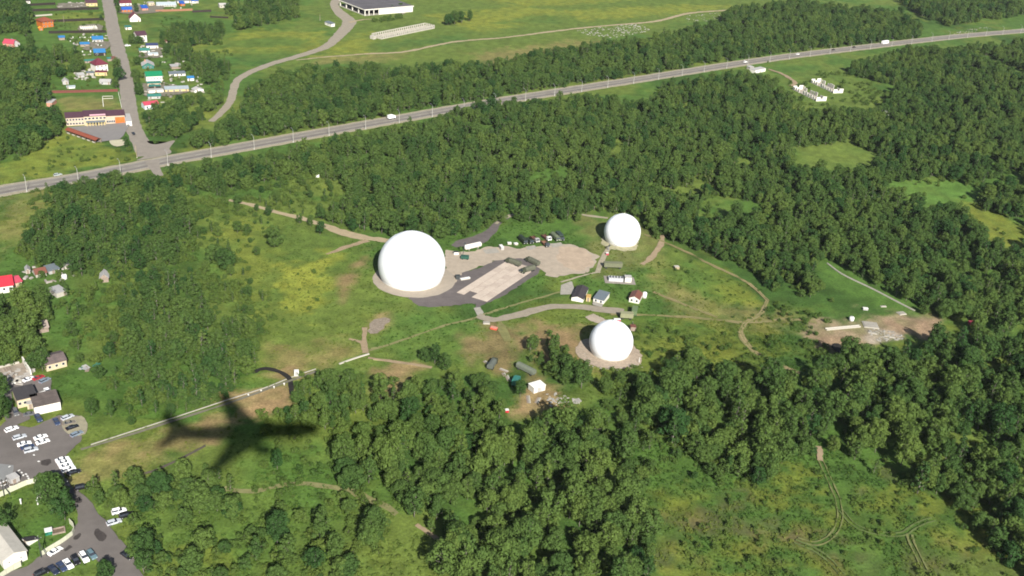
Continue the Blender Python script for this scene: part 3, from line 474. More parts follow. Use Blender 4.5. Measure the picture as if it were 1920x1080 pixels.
bld('shed', 'long dark-roofed white shed in the back garden', 'shed', (318, 143.5), (348, 142), 4, 1.8, 'shed', WHITE, RF['slate'], .8, win=2, door=.5)
bld('shed', 'small blue-roofed white shed at the back fence', 'shed', (352, 152), (364, 151.5), 4, 2.2, 'gable', WHITE, RF['blue'], 1.0, door=.3, win=1)
bld('shed', 'brown garden shed beside low white house', 'shed', (302, 82), (314, 81), 3, 1.8, 'shed', WOOD, RF['rust'], .3, door=.5)
fence('board_fence', 'long brown board fence across the upper gardens', [(292, 22.5), (361, 20)], mat('brown_boards', (.25, .12, .07), .85, .2), 2.0, 4.0); fence('board_fence', 'black tarred fence continuing the long brown garden fence', [(361, 23.5), (396, 22)], mat('black_boards', (.03, .02, .02), .85, .2), 2.0, 4.0); fence('board_fence', 'dark fence beside the white field hut', [(394, 33), (428, 34.5)], DARKW, 1.6, 4.0)
# --- roadside restaurant
RCREAM = mat('restaurant_render', (.42, .33, .24), .8, .1, .5)
a, rot, wd = frame_of((125, 236.5), (235, 230.5)); t = thing('restaurant', 'long cream two-storey roadside restaurant with dark plum roof', 'restaurant', a, rot); block_rect(a, rot, wd, 12); d = 11.0
x1, x2 = wd * .30, wd * .68
part('wall', MB().box(0, x1, 0, d, -.1, 5.4), RCREAM, t); part('wall', MB().box(x1 + .01, x2, -1.2, d, -.1, 6.2), CREAM, t); part('wall', MB().box(x2 + .01, wd, 0, d, -.1, 5.4), RCREAM, t); part('orange_wall', MB().box(wd * .83, wd - .2, -.5, -.01, 0, 4.2), ORANGE, t)
def gab(x0, x1_, z, y0=-.5):
    D_ = d + .5; m_ = (y0 + D_) / 2; return MB().prism([(y0, z), (D_, z), (D_, z + .2), (m_, z + 2.1), (y0, z + .2)], x0, x1_, 'x')
part('roof', gab(-.4, x1 - .02, 5.41), RF['darkmaroon'], t); part('roof', gab(x1, x2 + .3, 6.21, -1.8), RF['darkmaroon'], t); part('roof', gab(x2 + .32, wd + .4, 5.41), RF['darkmaroon'], t)
part('signboard', MB().box(wd * .40, wd * .67, -2.0, -1.85, 6.5, 7.5), mat('pink_sign', (.42, .25, .29), .6, .1), t)
cn = part('canopy', MB().prism([(-4.0, 2.6), (-1.22, 3.0), (-1.22, 3.15), (-4.0, 2.75)], x1 + 1, x2 - 1, 'x'), RF['slate'], t)
for i in range(7): part('pillar', shared('rpil', lambda: MB().box(-.3, .3, -.3, .3, 0, 2.58)), YELLOW, t, (x1 + 1.5 + i * (x2 - x1 - 3) / 6, -3.6, 0))
for i in range(6):
    for zz_ in (1.4, 4.0): add_window(t, wd * .3 * (i + .5) / 6, zz_, 1.3, 1.3, -.01, fm=ORANGE if zz_ < 0 else None)
for i in range(5): add_window(t, x2 + (wd * .83 - x2) * (i + .5) / 5, 1.6, 1.0, 1.6, -.01)
for i in range(6): add_window(t, x1 + (x2 - x1) * (i + .5) / 6, 4.6, 1.6, 1.3, -1.21)
dd = part('door', MB().box(-1, 1, -.1, .0, 0, 2.4), GLASS, t, (wd * .5, -1.21, 0)); part('annex', MB().box(wd + .02, wd + 3.6, -7, d - 2, -.1, 3.2), WHITE, t); part('annex_roof', MB().box(wd - .1, wd + 3.8, -7.2, d - 1.8, 3.21, 3.4), RF['pale'], t)
a, rot, wd = frame_of((124, 250), (180, 270)); t = thing('terrace_row', 'row of open wooden booths under one red-brown roof beside the forecourt', 'pavilion', a, rot); block_rect(a, rot, wd, 4)
part('roof', MB().prism([(-.5, 2.3), (1.9, 3.3), (4.3, 2.3), (4.3, 2.42), (1.9, 3.44), (-.5, 2.42)], -.4, wd + .4, 'x'), RF['brown'], t); part('back_wall', MB().box(0, wd, 3.9, 4, 0, 2.3), WOOD, t)
for i in range(7):
    for y in (0, 3.7): part('post', shared('tpost', lambda: MB().box(-.08, .08, -.08, .08, 0, 2.3)), WOOD, t, (wd * i / 6 * .98 + .2, y, 0))
for i in range(6): part('front_panel', shared(('tpan', round(wd, 1)), lambda: MB().box(0, wd / 6 * .55, 0, .08, .2, 1.1)), LIGHTC, t, (wd * (i + .2) / 6, 0, 0))
# --- derelict hall, ruins, far huts
a, rot, wd = frame_of((637, 11.5), (684, 30)); dp = float(np.linalg.norm(G(751, 16) - G(684, 30))); t = thing('derelict_hall', 'derelict hall with flat tar roof and open dark sides between white piers', 'hall', a, rot); block_rect(a, rot, wd, dp)
part('floor', MB().box(0, wd, 0, dp, 0, .3), CONC, t); part('roof', MB().box(-.6, wd + .6, -.6, dp + .6, 5.6, 6.3), mat('tar_felt', (.085, .078, .082), .9, .25, .12), t); part('fascia', MB().box(-.7, wd + .7, -.72, -.62, 5.5, 6.45), WHITE, t); part('fascia', MB().box(wd + .62, wd + .72, -.6, dp + .6, 5.5, 6.45), WHITE, t)
part('back_wall', MB().box(0, wd, dp - .3, dp, .3, 5.6), GREYW, t); part('dark_interior_backing', MB().box(2, wd - 8, 8, 8.3, .3, 5.6), DARKW, t); part('side_wall', MB().box(wd - .3, wd, 16, dp - .31, .3, 5.6), WHITE, t); part('dark_interior_backing', MB().box(wd - 8, wd - 7.7, 8.31, dp - .4, .3, 5.6), DARKW, t)  # near-black inner walls put the shade of the open interior into colour
for i in range(5): part('pier', shared('hpier', lambda: MB().box(-.5, .5, 0, .8, .3, 5.6)), WHITE, t, (.5 + (wd - 1) * i / 4, 0, 0))
for y in (5, 10.5): part('pier', shared('hpier2', lambda: MB().box(-.7, 0, -.4, .4, .3, 5.6)), WHITE, t, (wd, y, 0))
part('plinth', MB().box(0, wd, -.3, -.01, 0, .8), LIGHTC, t)
bld('hut', 'small white hut with dark slate roof beside the winding road', 'hut', (609, 46), (621, 50.5), 4, 2.6, 'shed', WHITE, RF['slate'], .5, win=1)
def ruin(label, A, B, dep, h, n, m, endcaps=True):
    a, rot, wd = frame_of(A, B); t = thing('ruined_barn', label, 'ruin', a, rot); block_rect(a, rot, wd, dep); part('floor', MB().box(0, wd, 0, dep, 0, .12), mat('rubble_floor', (.30, .265, .215), .95, .3, .4), t)
    for y0, y1, nm in ((0, .4, 'front_wall'), (dep - .4, dep, 'back_wall')):
        mb = MB(); mb.box(0, wd, y0, y1, .12, .9); mb.box(0, wd, y0 + .003, y1 - .003, h - .6, h)
        for i in range(n + 1): x = wd * i / n; mb.box(max(0, x - wd / n * .22), min(wd, x + wd / n * .22), y0 + .006, y1 - .006, .9, h - .6)
        part(nm, mb, LIGHTC, t)
    for x0, x1_ in ((0, .4), (wd - .4, wd)):
        mb = MB(); 
        for j in range(m): y = .41 + (dep - .82) * j / m; mb.box(x0, x1_, y, y + (dep - .82) / m * .62, .12, h)
        mb.box(x0 + .003, x1_ - .003, .41, dep - .41, .12, 1.0); part('end_wall', mb, LIGHTC, t)
    for j in range(4): 
        xx = wd * (j + .6) / 5; part('cross_wall', MB().box(xx, xx + .3, .41, dep * .6, .12, h * random.uniform(.35, .8)), LIGHTC, t)
    return t, wd
t, wd = ruin('long roofless barn ruin with rows of window openings in the field', (715, 74), (815, 53.5), 12, 3.4, 26, 4)
part('porch', MB().box(-6, -2.5, 4, 8.5, 0, 3.0), LIGHTC, t)
def caps(label, A, B, dep):
    a, rot, wd = frame_of(A, B); t = thing('ruined_shed', label, 'ruin', a, rot); block_rect(a, rot, wd, dep)
    [part('end_wall', MB().box(x_, x_ + .5, y_ * dep, y1_ * dep, 0, h_), WHITE, t) for x_ in (0, wd - .5) for y_, y1_, h_ in ((0, .38, 3.4), (.4, .58, 2.0), (.6, 1.0, 3.7))]
    for i in range(9):
        x = .6 + (wd - 2) * i / 9; sg = (wd - 2) / 9
        if i != 3: part('wall_stub', MB().box(x, x + sg * random.uniform(.45, .7), 0, .4, 0, random.uniform(2.4, 3.6)), WHITE, t)
        if i % 4 != 2: part('wall_stub', MB().box(x, x + sg * random.uniform(.6, .95), dep - .4, dep, 0, random.uniform(2.4, 3.6)), WHITE, t)
    part('rubble_floor', MB().box(.6, wd - .6, .5, dep - .5, 0, .15), MATS['rubble_floor'], t)
caps('broken white-walled shed ruin in the upper right clearing, beside dirt track', (1486, 168), (1530, 190), 10); caps('overgrown white-walled shed ruin behind the other ruin', (1520, 155), (1562, 175), 10)
bld('hut', 'tiny white hut alone among bushes beyond the ruined sheds', 'hut', (1657, 217), (1667, 217), 4, 3.0, 'flat', WHITE, RF['pale'], 0, door=.5)
bld('kiosk', 'white bus-stop kiosk at the edge of the highway', 'kiosk', (1415, 138), (1435, 134), 6, 2.8, 'flat', WHITE, RF['pale'], 0, win=2, door=.5); bld('kiosk', 'small pale booth beside the white bus-stop kiosk', 'kiosk', (1406, 131), (1413, 130), 4, 2.2, 'shed', LIGHTC, RF['pale'], .3, door=.5)
# --- left plots
bld('house', 'white house with bright red gabled roof at the garden plots', 'house', (-8, 552), (26, 547), 9, 3.6, 'gable', WHITE, RF['red'], 2.6, win=3, side=1, over=.5, door=.2); bld('annex', 'annex with darker red roof joined to the red-roofed house', 'annex', (28, 540), (42, 536), 7, 2.4, 'gable', CREAM, RF['pink'], 1.4, win=1, door=.7)
bld('shed', 'red-brown roofed shed in the garden plots', 'shed', (68, 521), (88, 517), 5, 1.8, 'gable', LIGHTC, RF['rust'], 1.6, door=.8, win=1); bld('shed', 'grey tin shed beside the red-brown shed', 'shed', (93, 515), (112, 510), 5, 1.8, 'shed', GREYW, RF['slate'], .6, door=.4, win=1); bld('shed', 'low pale plank shed at the top of the garden plots', 'shed', (122, 505), (140, 502), 4, 1.6, 'shed', LIGHTC, RF['grey'], .5, door=.3); bld('shed', 'small grey-green shed left of the red-brown shed', 'shed', (49, 514), (57, 513), 4, 1.8, 'gable', LIGHTC, RF['grey'], .9, ridge='y', door=.5)
bld('shed', 'grey flat-roofed shed half hidden by bushes', 'shed', (107, 559), (126, 553), 7, 2.2, 'flat', LIGHTC, RF['grey'], 0, door=.8); bld('hut', 'small gabled garden hut with pale roof standing alone on grass', 'hut', (188, 530), (204, 529), 5, 2.4, 'gable', WOOD, RF['pale'], 1.8, ridge='y', win=1, door=.7)
a = G(121, 523); t = thing('water_tank', 'white upright water tank below the grey tin shed', 'tank', a); part('drum', MB().lathe([(1.1, 0), (1.2, .2), (1.2, 2.0), (.9, 2.3)], 16), PIPE, t, smooth=True); part('lid', MB().lathe([(.4, 2.3), (.35, 2.42)], 12), METAL, t)
bld('shed', 'leaning weathered plank shed among trees above the cottage', 'shed', (75, 625), (92, 622), 5, 2.2, 'shed', WOOD, mat('old_planks', (.32, .26, .21), .9, .25, 1.0), .6, door=.5)
bld('cottage', 'cream cottage with patched brown-grey roof', 'house', (88, 697), (126, 687), 8, 3.0, 'gable', CREAM, mat('patched_brown_roof', (.07, .058, .055), .8, .2, .35, col2=(.15, .11, .10)), 1.4, win=3, over=.3)
a, rot, wd = frame_of((1, 719), (60, 704)); t = thing('ruined_platform', 'roofless concrete foundation with one white standing wall', 'ruin', a, rot); block_rect(a, rot, wd, 11); part('floor', MB().box(0, wd, 0, 11, 0, .3), mat('old_floor', (.24, .20, .155), .95, .3, .4), t); part('wall', MB().box(wd - .5, wd, 0, 11.5, 0, 2.6), WHITE, t); part('wall', MB().box(0, wd * .85, 11.01, 11.4, 0, 1.0), LIGHTC, t); part('low_wall', MB().box(0, wd * .5, -.4, -.01, 0, .7), CONC, t)
for i in range(3): part('beam', shared('pbeam', lambda: MB().box(0, .35, .5, 10, .31, .7)), WOOD, t, (wd * .3 + i * .9, 0, 0))
bld('workshop', 'white walled workshop with brown-black flat roof, set back', 'workshop', (34, 766), (72, 757), 9, 3.4, 'flat', CREAM, RF['dark'], 0, win=4, side=0); bld('workshop', 'white walled workshop with tar roof standing forward on the grass', 'workshop', (66, 779), (115, 768), 9, 3.4, 'flat', WHITE, mat('tar_roof_brown', (.10, .08, .07), .9, .3, .4), 0, win=0, side=1); bld('porch', 'small cream porch between the two workshops', 'porch', (52, 768), (64, 766), 3, 2.2, 'flat', CREAM, RF['grey'], 0, door=.5)
a = G(172, 692); t = thing('scrap_heap', 'heap of pale tin sheets and boards on the grass', 'scrap', a, .25)
for i in range(9): x, y = random.uniform(-4, 4), random.uniform(-1.5, 1.5); part('sheet', MB().box(-random.uniform(.8, 1.8), random.uniform(.8, 1.8), -random.uniform(.5, 1), random.uniform(.5, 1), .05 + i * .12, .12 + i * .12), [RF['grey'], RF['pale'], WOOD, RF['teal']][i % 4], t, (x, y, 0), random.uniform(0, 3))
# --- lower left compound
bld('warehouse', 'pale grey flat-roofed warehouse with white end wall', 'warehouse', (8, 1068), (52, 1049), 16, 3.4, 'gable', WHITE, mat('pale_asbestos', (.38, .355, .305), .85, .12, .5), 1.2, ridge='y', win=2, over=.35, wsize=(.7, .5))
a, rot, wd = frame_of((52, 1025), (73, 1012)); t = thing('cellar_entrance', 'wedge-shaped white cellar entrance with dark roof on the lawn', 'cellar', a, rot); block_rect(a, rot, wd, 3); part('wall', MB().add([(0, 0, 0), (wd, 0, 0), (wd, 2.2, 0), (0, 2.2, 0), (0, 0, 2.2), (0, 2.2, 2.2), (wd, 0, .25), (wd, 2.2, .25)], [(0, 3, 2, 1), (0, 1, 6, 4), (3, 5, 7, 2), (0, 4, 5, 3), (1, 2, 7, 6), (4, 6, 7, 5)]), WHITE, t)
part('roof', MB().add([(-.2, -.2, 2.3), (-.2, 2.4, 2.3), (wd + .2, 2.4, .35), (wd + .2, -.2, .35), (-.2, -.2, 2.2), (-.2, 2.4, 2.2), (wd + .2, 2.4, .27), (wd + .2, -.2, .27)], [(0, 1, 2, 3), (7, 6, 5, 4), (0, 4, 5, 1), (1, 5, 6, 2), (2, 6, 7, 3), (3, 7, 4, 0)]), RF['dark'], t); part('door', MB().box(-.06, -.01, .6, 1.5, 0, 1.9), WOOD, t)
def cfence(label, pts, seg=2.6): return fence('concrete_fence', label, pts, mat('lime_washed_concrete', (.46, .46, .34), .85, .1, .6), 2.0, seg, None, LIGHTC, .14)
cfence('white concrete panel fence around the lawn beside the car park', [(-30, 946), (0, 932), (60, 905), (76, 911)]); cfence('curved white concrete fence bordering the lane', [(131, 982), (141, 992), (138, 1004), (120, 1018), (90, 1036), (78, 1044)], 2.2); cfence('low white concrete fence stub at the lane bottom', [(40, 1062), (20, 1072), (0, 1086)], 2.2); cfence('short concrete fence length hidden under the leafy trees', [(86, 920), (92, 926)])
a = G(91.5, 1000); t = thing('green_cabinet', 'green utility cabinet with white top on the lawn', 'cabinet', a, .5); part('body', MB().box(-1, 1, -.9, .9, 0, 1.3), RF['green'], t); part('lid', MB().box(-1.1, 1.1, -1, 1, 1.31, 1.5), PIPE, t); part('door', MB().box(-.6, .6, -.95, -.91, .1, 1.2), RF['teal'], t)
a = G(110, 996); t = thing('sand_pit', 'open timber-framed pit on the lawn beside the green cabinet', 'pit', a, .5)
for s in ((-1.9, 1.9, -1.4, -1.1), (-1.9, 1.9, 1.1, 1.4), (-1.9, -1.6, -1.09, 1.09), (1.6, 1.9, -1.09, 1.09)): part('board', MB().box(*s, 0, .5), WOOD, t)
part('soil', MB().box(-1.59, 1.59, -1.09, 1.09, .03, .15), mat('pit_soil', (.12, .09, .06), .95, .3), t)
def hpole(px, label, h=8.5):
    a = G(*px); t = thing('utility_pole', label, 'pole', a, .3); part('post', MB().tube((0, 0, -.2), (0, 0, h), .16, .11, 8), DARKM, t); part('strut', MB().tube((1.8, .3, -.2), (.05, 0, h * .72), .13, .1, 8), DARKM, t); part('crossarm', MB().box(-.9, .9, -.06, .06, h - .8, h - .65), DARKM, t)
    for x in (-.8, 0, .8): part('insulator', shared('ins', lambda: MB().lathe([(.05, 0), (.07, .1), (.04, .2)], 8)), FRAME, t, (x, 0, h - .65 if x else h))
hpole((78, 1047), 'dark braced utility pole beside the lane fence'); hpole((127, 940), 'dark braced utility pole beside the leafy trees'); hpole((8, 930), 'dark utility pole beside the compound gate hut', 7)
bld('gate_hut', 'small grey gate hut with flat roof inside the compound corner', 'hut', (22, 911), (38, 904), 3, 2.2, 'flat', GREYW, RF['pale'], 0, door=.4)
for i, (x, y) in enumerate([(6, 911), (11, 909), (22, 913), (38, 908)]): a = G(x, y); t = thing('planter', 'white square planter beside the gate hut', 'planter', a, .4, 'planters by the gate hut'); part('box', MB().frus((-.5, .5, -.5, .5, 0), (-.62, .62, -.62, .62, .8)), PIPE, t); part('soil', MB().box(-.55, .55, -.55, .55, .8, .84), MATS['pit_soil'], t)
for i, (x, y) in enumerate([(2, 907), (7, 905), (13, 903), (18, 901), (44, 893), (49, 891), (52, 895), (54, 899), (56, 903), (24, 893), (41, 888), (36, 884), (64, 855), (73, 867), (18, 877)]):
    a = G(x, y); t = thing('kerb_stone', 'white painted kerb stone marking the car park edge', 'kerb stone', a, random.uniform(0, 3), 'white kerb stones by car park'); part('stone', MB().frus((-.45, .45, -.3, .3, 0), (-.38, .38, -.24, .24, .5)), PIPE, t); part('base', MB().box(-.5, .5, -.35, .35, -.05, .04), CONC, t)
for i, (x, y, l) in enumerate([(39.5, 945, 'white'), (70.5, 934, 'white'), (71, 946, 'white')]):
    a = G(x, y); t = thing('lawn_post', 'short white vent post standing on the fenced lawn', 'post', a, 0, 'vent posts on the fenced lawn'); part('pipe', MB().tube((0, 0, 0), (0, 0, 1.8), .22, .22, 10), PIPE, t); part('cap', MB().lathe([(.34, 1.8), (.3, 1.95), (.05, 2.1)], 10), PIPE, t)
a = G(78, 930); t = thing('manhole_ring', 'pale concrete manhole ring on the fenced lawn', 'manhole', a); part('ring', MB().lathe([(1.0, 0), (1.0, .6), (.72, .6), (.72, 0)], 16, cap=False), LIGHTC, t); part('cover', MB().lathe([(.7, .3), (.7, .36)], 16), GREYW, t)
# --- covered duct beside the tan strip
def duct(label, pts, w_=.55, h=.22, seg=3.0, M=MATS['concrete']):
    P = resample(crom(GP(pts), 8), .5); d = np.r_[0, np.cumsum(np.linalg.norm(np.diff(P, axis=0), axis=1))]; n = int(d[-1] / seg); tt = np.linspace(0, d[-1], n + 1); Q = np.stack([np.interp(tt, d, P[:, 0]), np.interp(tt, d, P[:, 1])], 1); t = thing('covered_duct', label, 'duct', Q[0])
    for i in range(n):
        e = Q[i + 1] - Q[i]; L = float(np.linalg.norm(e)); rr = math.atan2(e[1], e[0]); part('duct_cover', shared(('duct', round(L, 2), w_, h), lambda: MB().frus((.03, L - .03, -w_ / 2, w_ / 2, 0), (.03, L - .03, -w_ / 2 + .1, w_ / 2 - .1, h))), M, t, (*(Q[i] - Q[0]), 0), rr)
duct('long pale concrete duct crossing the dry grass under the aircraft shadow', [(170, 834), (250, 808), (330, 782), (420, 752), (500, 726), (545, 708), (592, 692)]); duct('short white duct length near the earth fork', [(636, 683), (660, 674), (692, 664)], .8, .4, 3, LIGHTC)
strip('service_path', [(150, 842, 1.2), (250, 812, 1.2), (330, 786, 1.2), (430, 754, 1.4), (545, 712, 1.4), (590, 696, 1.4)], mat('grey_path', (.13, .12, .085), .95, .2, .5), .3, off=-1.0)
duct('sandy pipeline embankment leading to the round clump of trees', [(700, 674), (760, 682), (808, 690)], .8, .3, 4, SAND)
a = G(556, 704); t = thing('white_cabinet', 'white utility cabinet beside the concrete duct', 'cabinet', a, .3); part('body', MB().box(-.9, .9, -.7, .7, .2, 2.4), PIPE, t); part('plinth', MB().box(-1, 1, -.8, .8, 0, .2), CONC, t); part('door', MB().box(-.6, .6, -.76, -.71, .4, 2.2), GREYW, t)
for i, (x, y) in enumerate([(466, 743), (490, 735), (514, 728), (533, 722)]): a = G(x, y); t = thing('marker_post', 'short white marker post beside the concrete duct', 'post', a, 0, 'marker posts along the duct'); part('post', MB().box(-.12, .12, -.12, .12, 0, 1.0), PIPE, t); part('plate', MB().box(-.3, .3, -.14, -.125, .6, 1.0), PIPE, t)
fence('wire_fence', 'sagging dark wire fence between dry grass and thicket', [(243, 898), (290, 885), (340, 862), (385, 838)], mat('rusty_wire', (.06, .05, .04), .8, .2), 1.0, 4.0, None, DARKM, .04)

# --- yards and garden clutter
for q in [[(150, 48), (188, 46), (190, 59), (148, 60)], [(108, 8), (160, 5), (160, 14), (110, 16)], [(160, 80), (200, 78), (202, 92), (160, 94)], [(268, 158), (308, 156), (358, 172), (300, 182), (270, 178)], [(262, 92), (300, 90), (300, 108), (262, 108)], [(225, 12), (300, 10), (298, 24), (228, 26)]]: patch('yard', q, mat('trodden_yard', (.145, .13, .095), .95, .3, .5), 1.5, block=False)
def clutter(label, polys, n):
    mb = MB()
    for poly in polys:
        P = GP(poly); l, h_ = P.min(0), P.max(0); k = 0
        while k < n:
            x, y = RNG.uniform(l[0], h_[0]), RNG.uniform(l[1], h_[1])
            if not inpoly(np.array([x]), np.array([y]), P)[0]: continue
            sx, sy, sz = RNG.uniform(.3, 1.6), RNG.uniform(.3, .8), RNG.uniform(.3, 1.1); c, q = math.cos(k), math.sin(k)
            mb.add([(x + c * u_ * sx - q * v_ * sy, y + q * u_ * sx + c * v_ * sy, zz_ * sz) for zz_ in (0, 1) for u_, v_ in ((-1, -1), (1, -1), (1, 1), (-1, 1))], [(3, 2, 1, 0), (4, 5, 6, 7), (0, 1, 5, 4), (1, 2, 6, 5), (2, 3, 7, 6), (3, 0, 4, 7)]); k += 1
    o = part('garden_clutter', mb, mat('mixed_clutter', (.16, .13, .10), .9, .2, .09, col2=(.46, .44, .40))); tag(o, label, 'clutter', None, 'stuff')
clutter('boards, tubs and odds and ends lying about the village gardens', [[(100, 5), (185, 3), (185, 15), (105, 18)], [(125, 66), (200, 64), (205, 105), (150, 104)], [(140, 134), (180, 130), (178, 150), (140, 150)], [(265, 84), (310, 84), (310, 108), (265, 108)], [(270, 155), (380, 150), (385, 178), (300, 210), (265, 205)], [(225, 5), (370, 0), (370, 14), (228, 28)], [(300, 115), (370, 115), (372, 155), (305, 158)]], 26)
clutter('boards and tins lying about the plots beside the red-roofed house', [[(45, 500), (150, 495), (140, 530), (45, 535)], [(0, 695), (60, 690), (60, 722), (0, 728)]], 20)
# ------------------------------------------------------------------ radomes
SHELL = mat('white_radome', (.76, .77, .78), .4, .02, .3, spec=.4)
def radome(i, label, door_dir):
    (cx, cy), Rr, zc, rb = DOMES[i]; t = thing('radome', label, 'radome', (cx, cy), 0, None); a0 = math.asin(-zc / Rr) + .03; prof = []
    for k in range(49): a = a0 + (math.pi / 2 - a0) * k / 48; prof.append((max(.02, Rr * math.cos(a)), zc + Rr * math.sin(a)))
    sh = part('shell', MB().lathe(prof, 96, cap=False), SHELL, t, smooth=True)
    for k in range(5):
        a = R(-8 + 20 * k); rr = Rr * math.cos(a) + .01; z = zc + Rr * math.sin(a)
        if k != 9: part('seam', MB().lathe([(rr, z - .06), (rr + .02, z), (rr - .02, z + .06)], 96, cap=False), SHELL, sh, smooth=True)
    part('base_ring', MB().lathe([(rb + .5, 0), (rb + .5, .55), (rb + .1, .75), (rb - .6, .75)], 72, cap=False), LIGHTC, t)
    part('lightning_rod', MB().tube((0, 0, zc + Rr - .05), (0, 0, zc + Rr + 1.5), .12, .05, 8), PIPE, t); part('beacon', MB().lathe([(.35, zc + Rr - .02), (.35, zc + Rr + .35), (.15, zc + Rr + .5)], 12), PIPE, t)
    d = part('door', MB().box(-.2, .25, -.9, .9, 0, 2.3), GREYW, t, (rb * math.cos(door_dir) + .25 * math.cos(door_dir), (rb + .25) * math.sin(door_dir), .0), door_dir); part('handle', MB().box(.25, .32, .5, .62, 1.0, 1.2), METAL, d)
    BLOCK.append(np.array(ring((cx, cy), rb + 1.5, 24)))
radome(0, 'largest white radome on the round gravel apron beside the concrete pad', R(20)); radome(1, 'small white radome at the forest edge above the parked trucks', R(-115)); radome(2, 'small white radome on stony gravel below the three huts', R(70))
a = G(1141, 469); t = thing('gangway', 'dark steel gangway mast against the upper small radome', 'gangway', a, 1.1); part('mast', MB().tube((0, 0, 0), (0, 0, 4), .12, .1), DARKM, t); part('platform', MB().box(-.6, 1.6, -.5, .5, 2.4, 2.55), DARKM, t); part('ladder', MB().box(-.7, -.6, -.3, .3, 0, 2.4), METAL, t)
# ------------------------------------------------------------------ base huts and stores
bld('hut', 'long hut with near-black arched roof and white end wall beside the concrete apron', 'hut', (1071, 563.5), (1093, 567.5), 13, 1.7, 'gable', WHITE, mat('black_felt', (.04, .034, .036), .8, .2, .5), 1.0, ridge='y', win=0, over=.2); bld('hut', 'hut with blue-grey roof and pale paved porch', 'hut', (1112, 566), (1131, 571), 8.5, 2.0, 'shed', WHITE, RF['slate'], .6, win=2, over=.25); patch('concrete_apron', [(1112, 567), (1131, 572), (1128, 578), (1110, 573)], CONC, 0, smooth=False)
bld('hut', 'hut with rusty red and grey roof and white end, right of other huts', 'hut', (1179, 566), (1198, 570), 7.5, 2.3, 'gable', WHITE, RF['rust'], 1.2, ridge='y', win=2, over=.25); bld('booth', 'small yellow sentry booth between the black and grey huts', 'booth', (1098.5, 565), (1106.5, 566), 3, 2.2, 'flat', YELLOW, mat('tan_roof', (.40, .25, .08), .8, .2), 0, door=.5)
a = G(1208, 558); t = thing('white_tank', 'upright white tank beside the rusty-roofed hut', 'tank', a); part('drum', MB().lathe([(1.0, .3), (1.1, .5), (1.1, 2.6), (.7, 3.0)], 16), PIPE, t, smooth=True); part('stand', MB().lathe([(1.15, 0), (1.15, .3)], 16), CONC, t)
a, rot, wd = frame_of((1138, 530), (1188, 533)); t = thing('generator_yard', 'grey generator yard with machines and white cabin on gravel', 'generator yard', a, rot); block_rect(a, rot, wd, 8); part('pad', MB().box(-1, wd + 1, -.5, 7.5, 0, .15), mat('yard_gravel', (.21, .185, .16), .95, .2, .5), t); part('cabin', MB().box(wd * .68, wd * .92, 1.5, 4.5, .15, 2.6), WHITE, t); part('cabin_roof', MB().box(wd * .67, wd * .93, 1.4, 4.6, 2.61, 2.75), RF['pale'], t); part('housing', MB().box(1, wd * .62, 1.5, 4.8, .15, 1.7), mat('pale_grey_steel', (.42, .42, .42), .6, .15), t)
for i in range(5): part('vent', shared('gvent', lambda: MB().box(-.35, .35, -.5, .5, 0, .5)), DARKM, t, (1.8 + i * wd * .11, 3.1, 1.71))
part('dark_cover', MB().box(wd * .63, wd * .67, 1, 6, .15, 2.0), DARKM, t)
def lorry(label, A, B, cargo, CM, KM, group=None, name='army_truck', L=7.5, W=2.5, cab=True):
    a, b = G(*A), G(*B); c = (a + b) / 2; d = b - a; rot = math.atan2(d[1], d[0]); t = thing(name, label, 'truck', c, rot, group); block_rect(a - 0, rot, L, .1, 2); h = L / 2
    part('chassis', shared(('chs', L), lambda: MB().box(-h, h, -.45, .45, .65, .95)), DARKM, t)
    if cab:
        cb = part('cab', shared(('cab', L, W), lambda: MB().prism([(h - 1.9, .8), (h, .8), (h, 1.6), (h - .35, 2.5), (h - 1.9, 2.55)], -W / 2 + .1, W / 2 - .1, 'y')), KM, t); part('windscreen', shared(('ws', L, W), lambda: MB().add([(h - .04 + .03, -W / 2 + .25, 1.65), (h - .04 + .03, W / 2 - .25, 1.65), (h - .32 + .03, W / 2 - .3, 2.4), (h - .32 + .03, -W / 2 + .3, 2.4)], [(0, 1, 2, 3)])), GLASS, cb)
        for s in (-1, 1): part('headlight', shared('lhl', lambda: MB().box(-.04, .03, -.15, .15, -.12, .12)), LAMP, t, (h + .02, s * (W / 2 - .4), 1.05))
    x1_ = h - 2.1 if cab else h
    if cargo == 'canvas': part('canvas_cover', shared(('cnv', L, W, cab), lambda: MB().prism([(-W / 2, .96), (W / 2, .96), (W / 2, 2.3), (W / 2 * .7, 2.85), (0, 3.05), (-W / 2 * .7, 2.85), (-W / 2, 2.3)], -h, x1_, 'x')), CM, t)
    elif cargo == 'box': part('cargo_box', shared(('cbx', L, W, cab), lambda: MB().box(-h, x1_, -W / 2, W / 2, .96, 3.1)), CM, t); part('roof_edge', shared(('cbe', L, W, cab), lambda: MB().box(-h - .05, x1_ + .05, -W / 2 - .05, W / 2 + .05, 3.11, 3.2)), CM, t)
    else:
        part('flatbed', shared(('bed', L, W, cab), lambda: MB().box(-h, x1_, -W / 2, W / 2, .96, 1.1)), CM, t)
        for s in (-1, 1): part('side_board', shared(('sbd', L, W, cab), lambda: MB().box(-h, x1_, -.04, .04, 1.1, 1.65)), CM, t, (0, s * (W / 2 - .05), 0))
    for x in ((-h + 1.0, -h + 2.2, h - 1.0) if cab else (-h + 1.2, h - 1.2)):
        for s in (-1, 1): wv = part('wheel', shared('twheel', lambda: MB().tube((0, -.17, 0), (0, .17, 0), .52, .52, 14)), RUBBER, t, (x, s * (W / 2 - .25), .52)); part('hub', shared('thub', lambda: MB().tube((0, -.19, 0), (0, .19, 0), .22, .22, 10)), DARKM, wv)
    return t
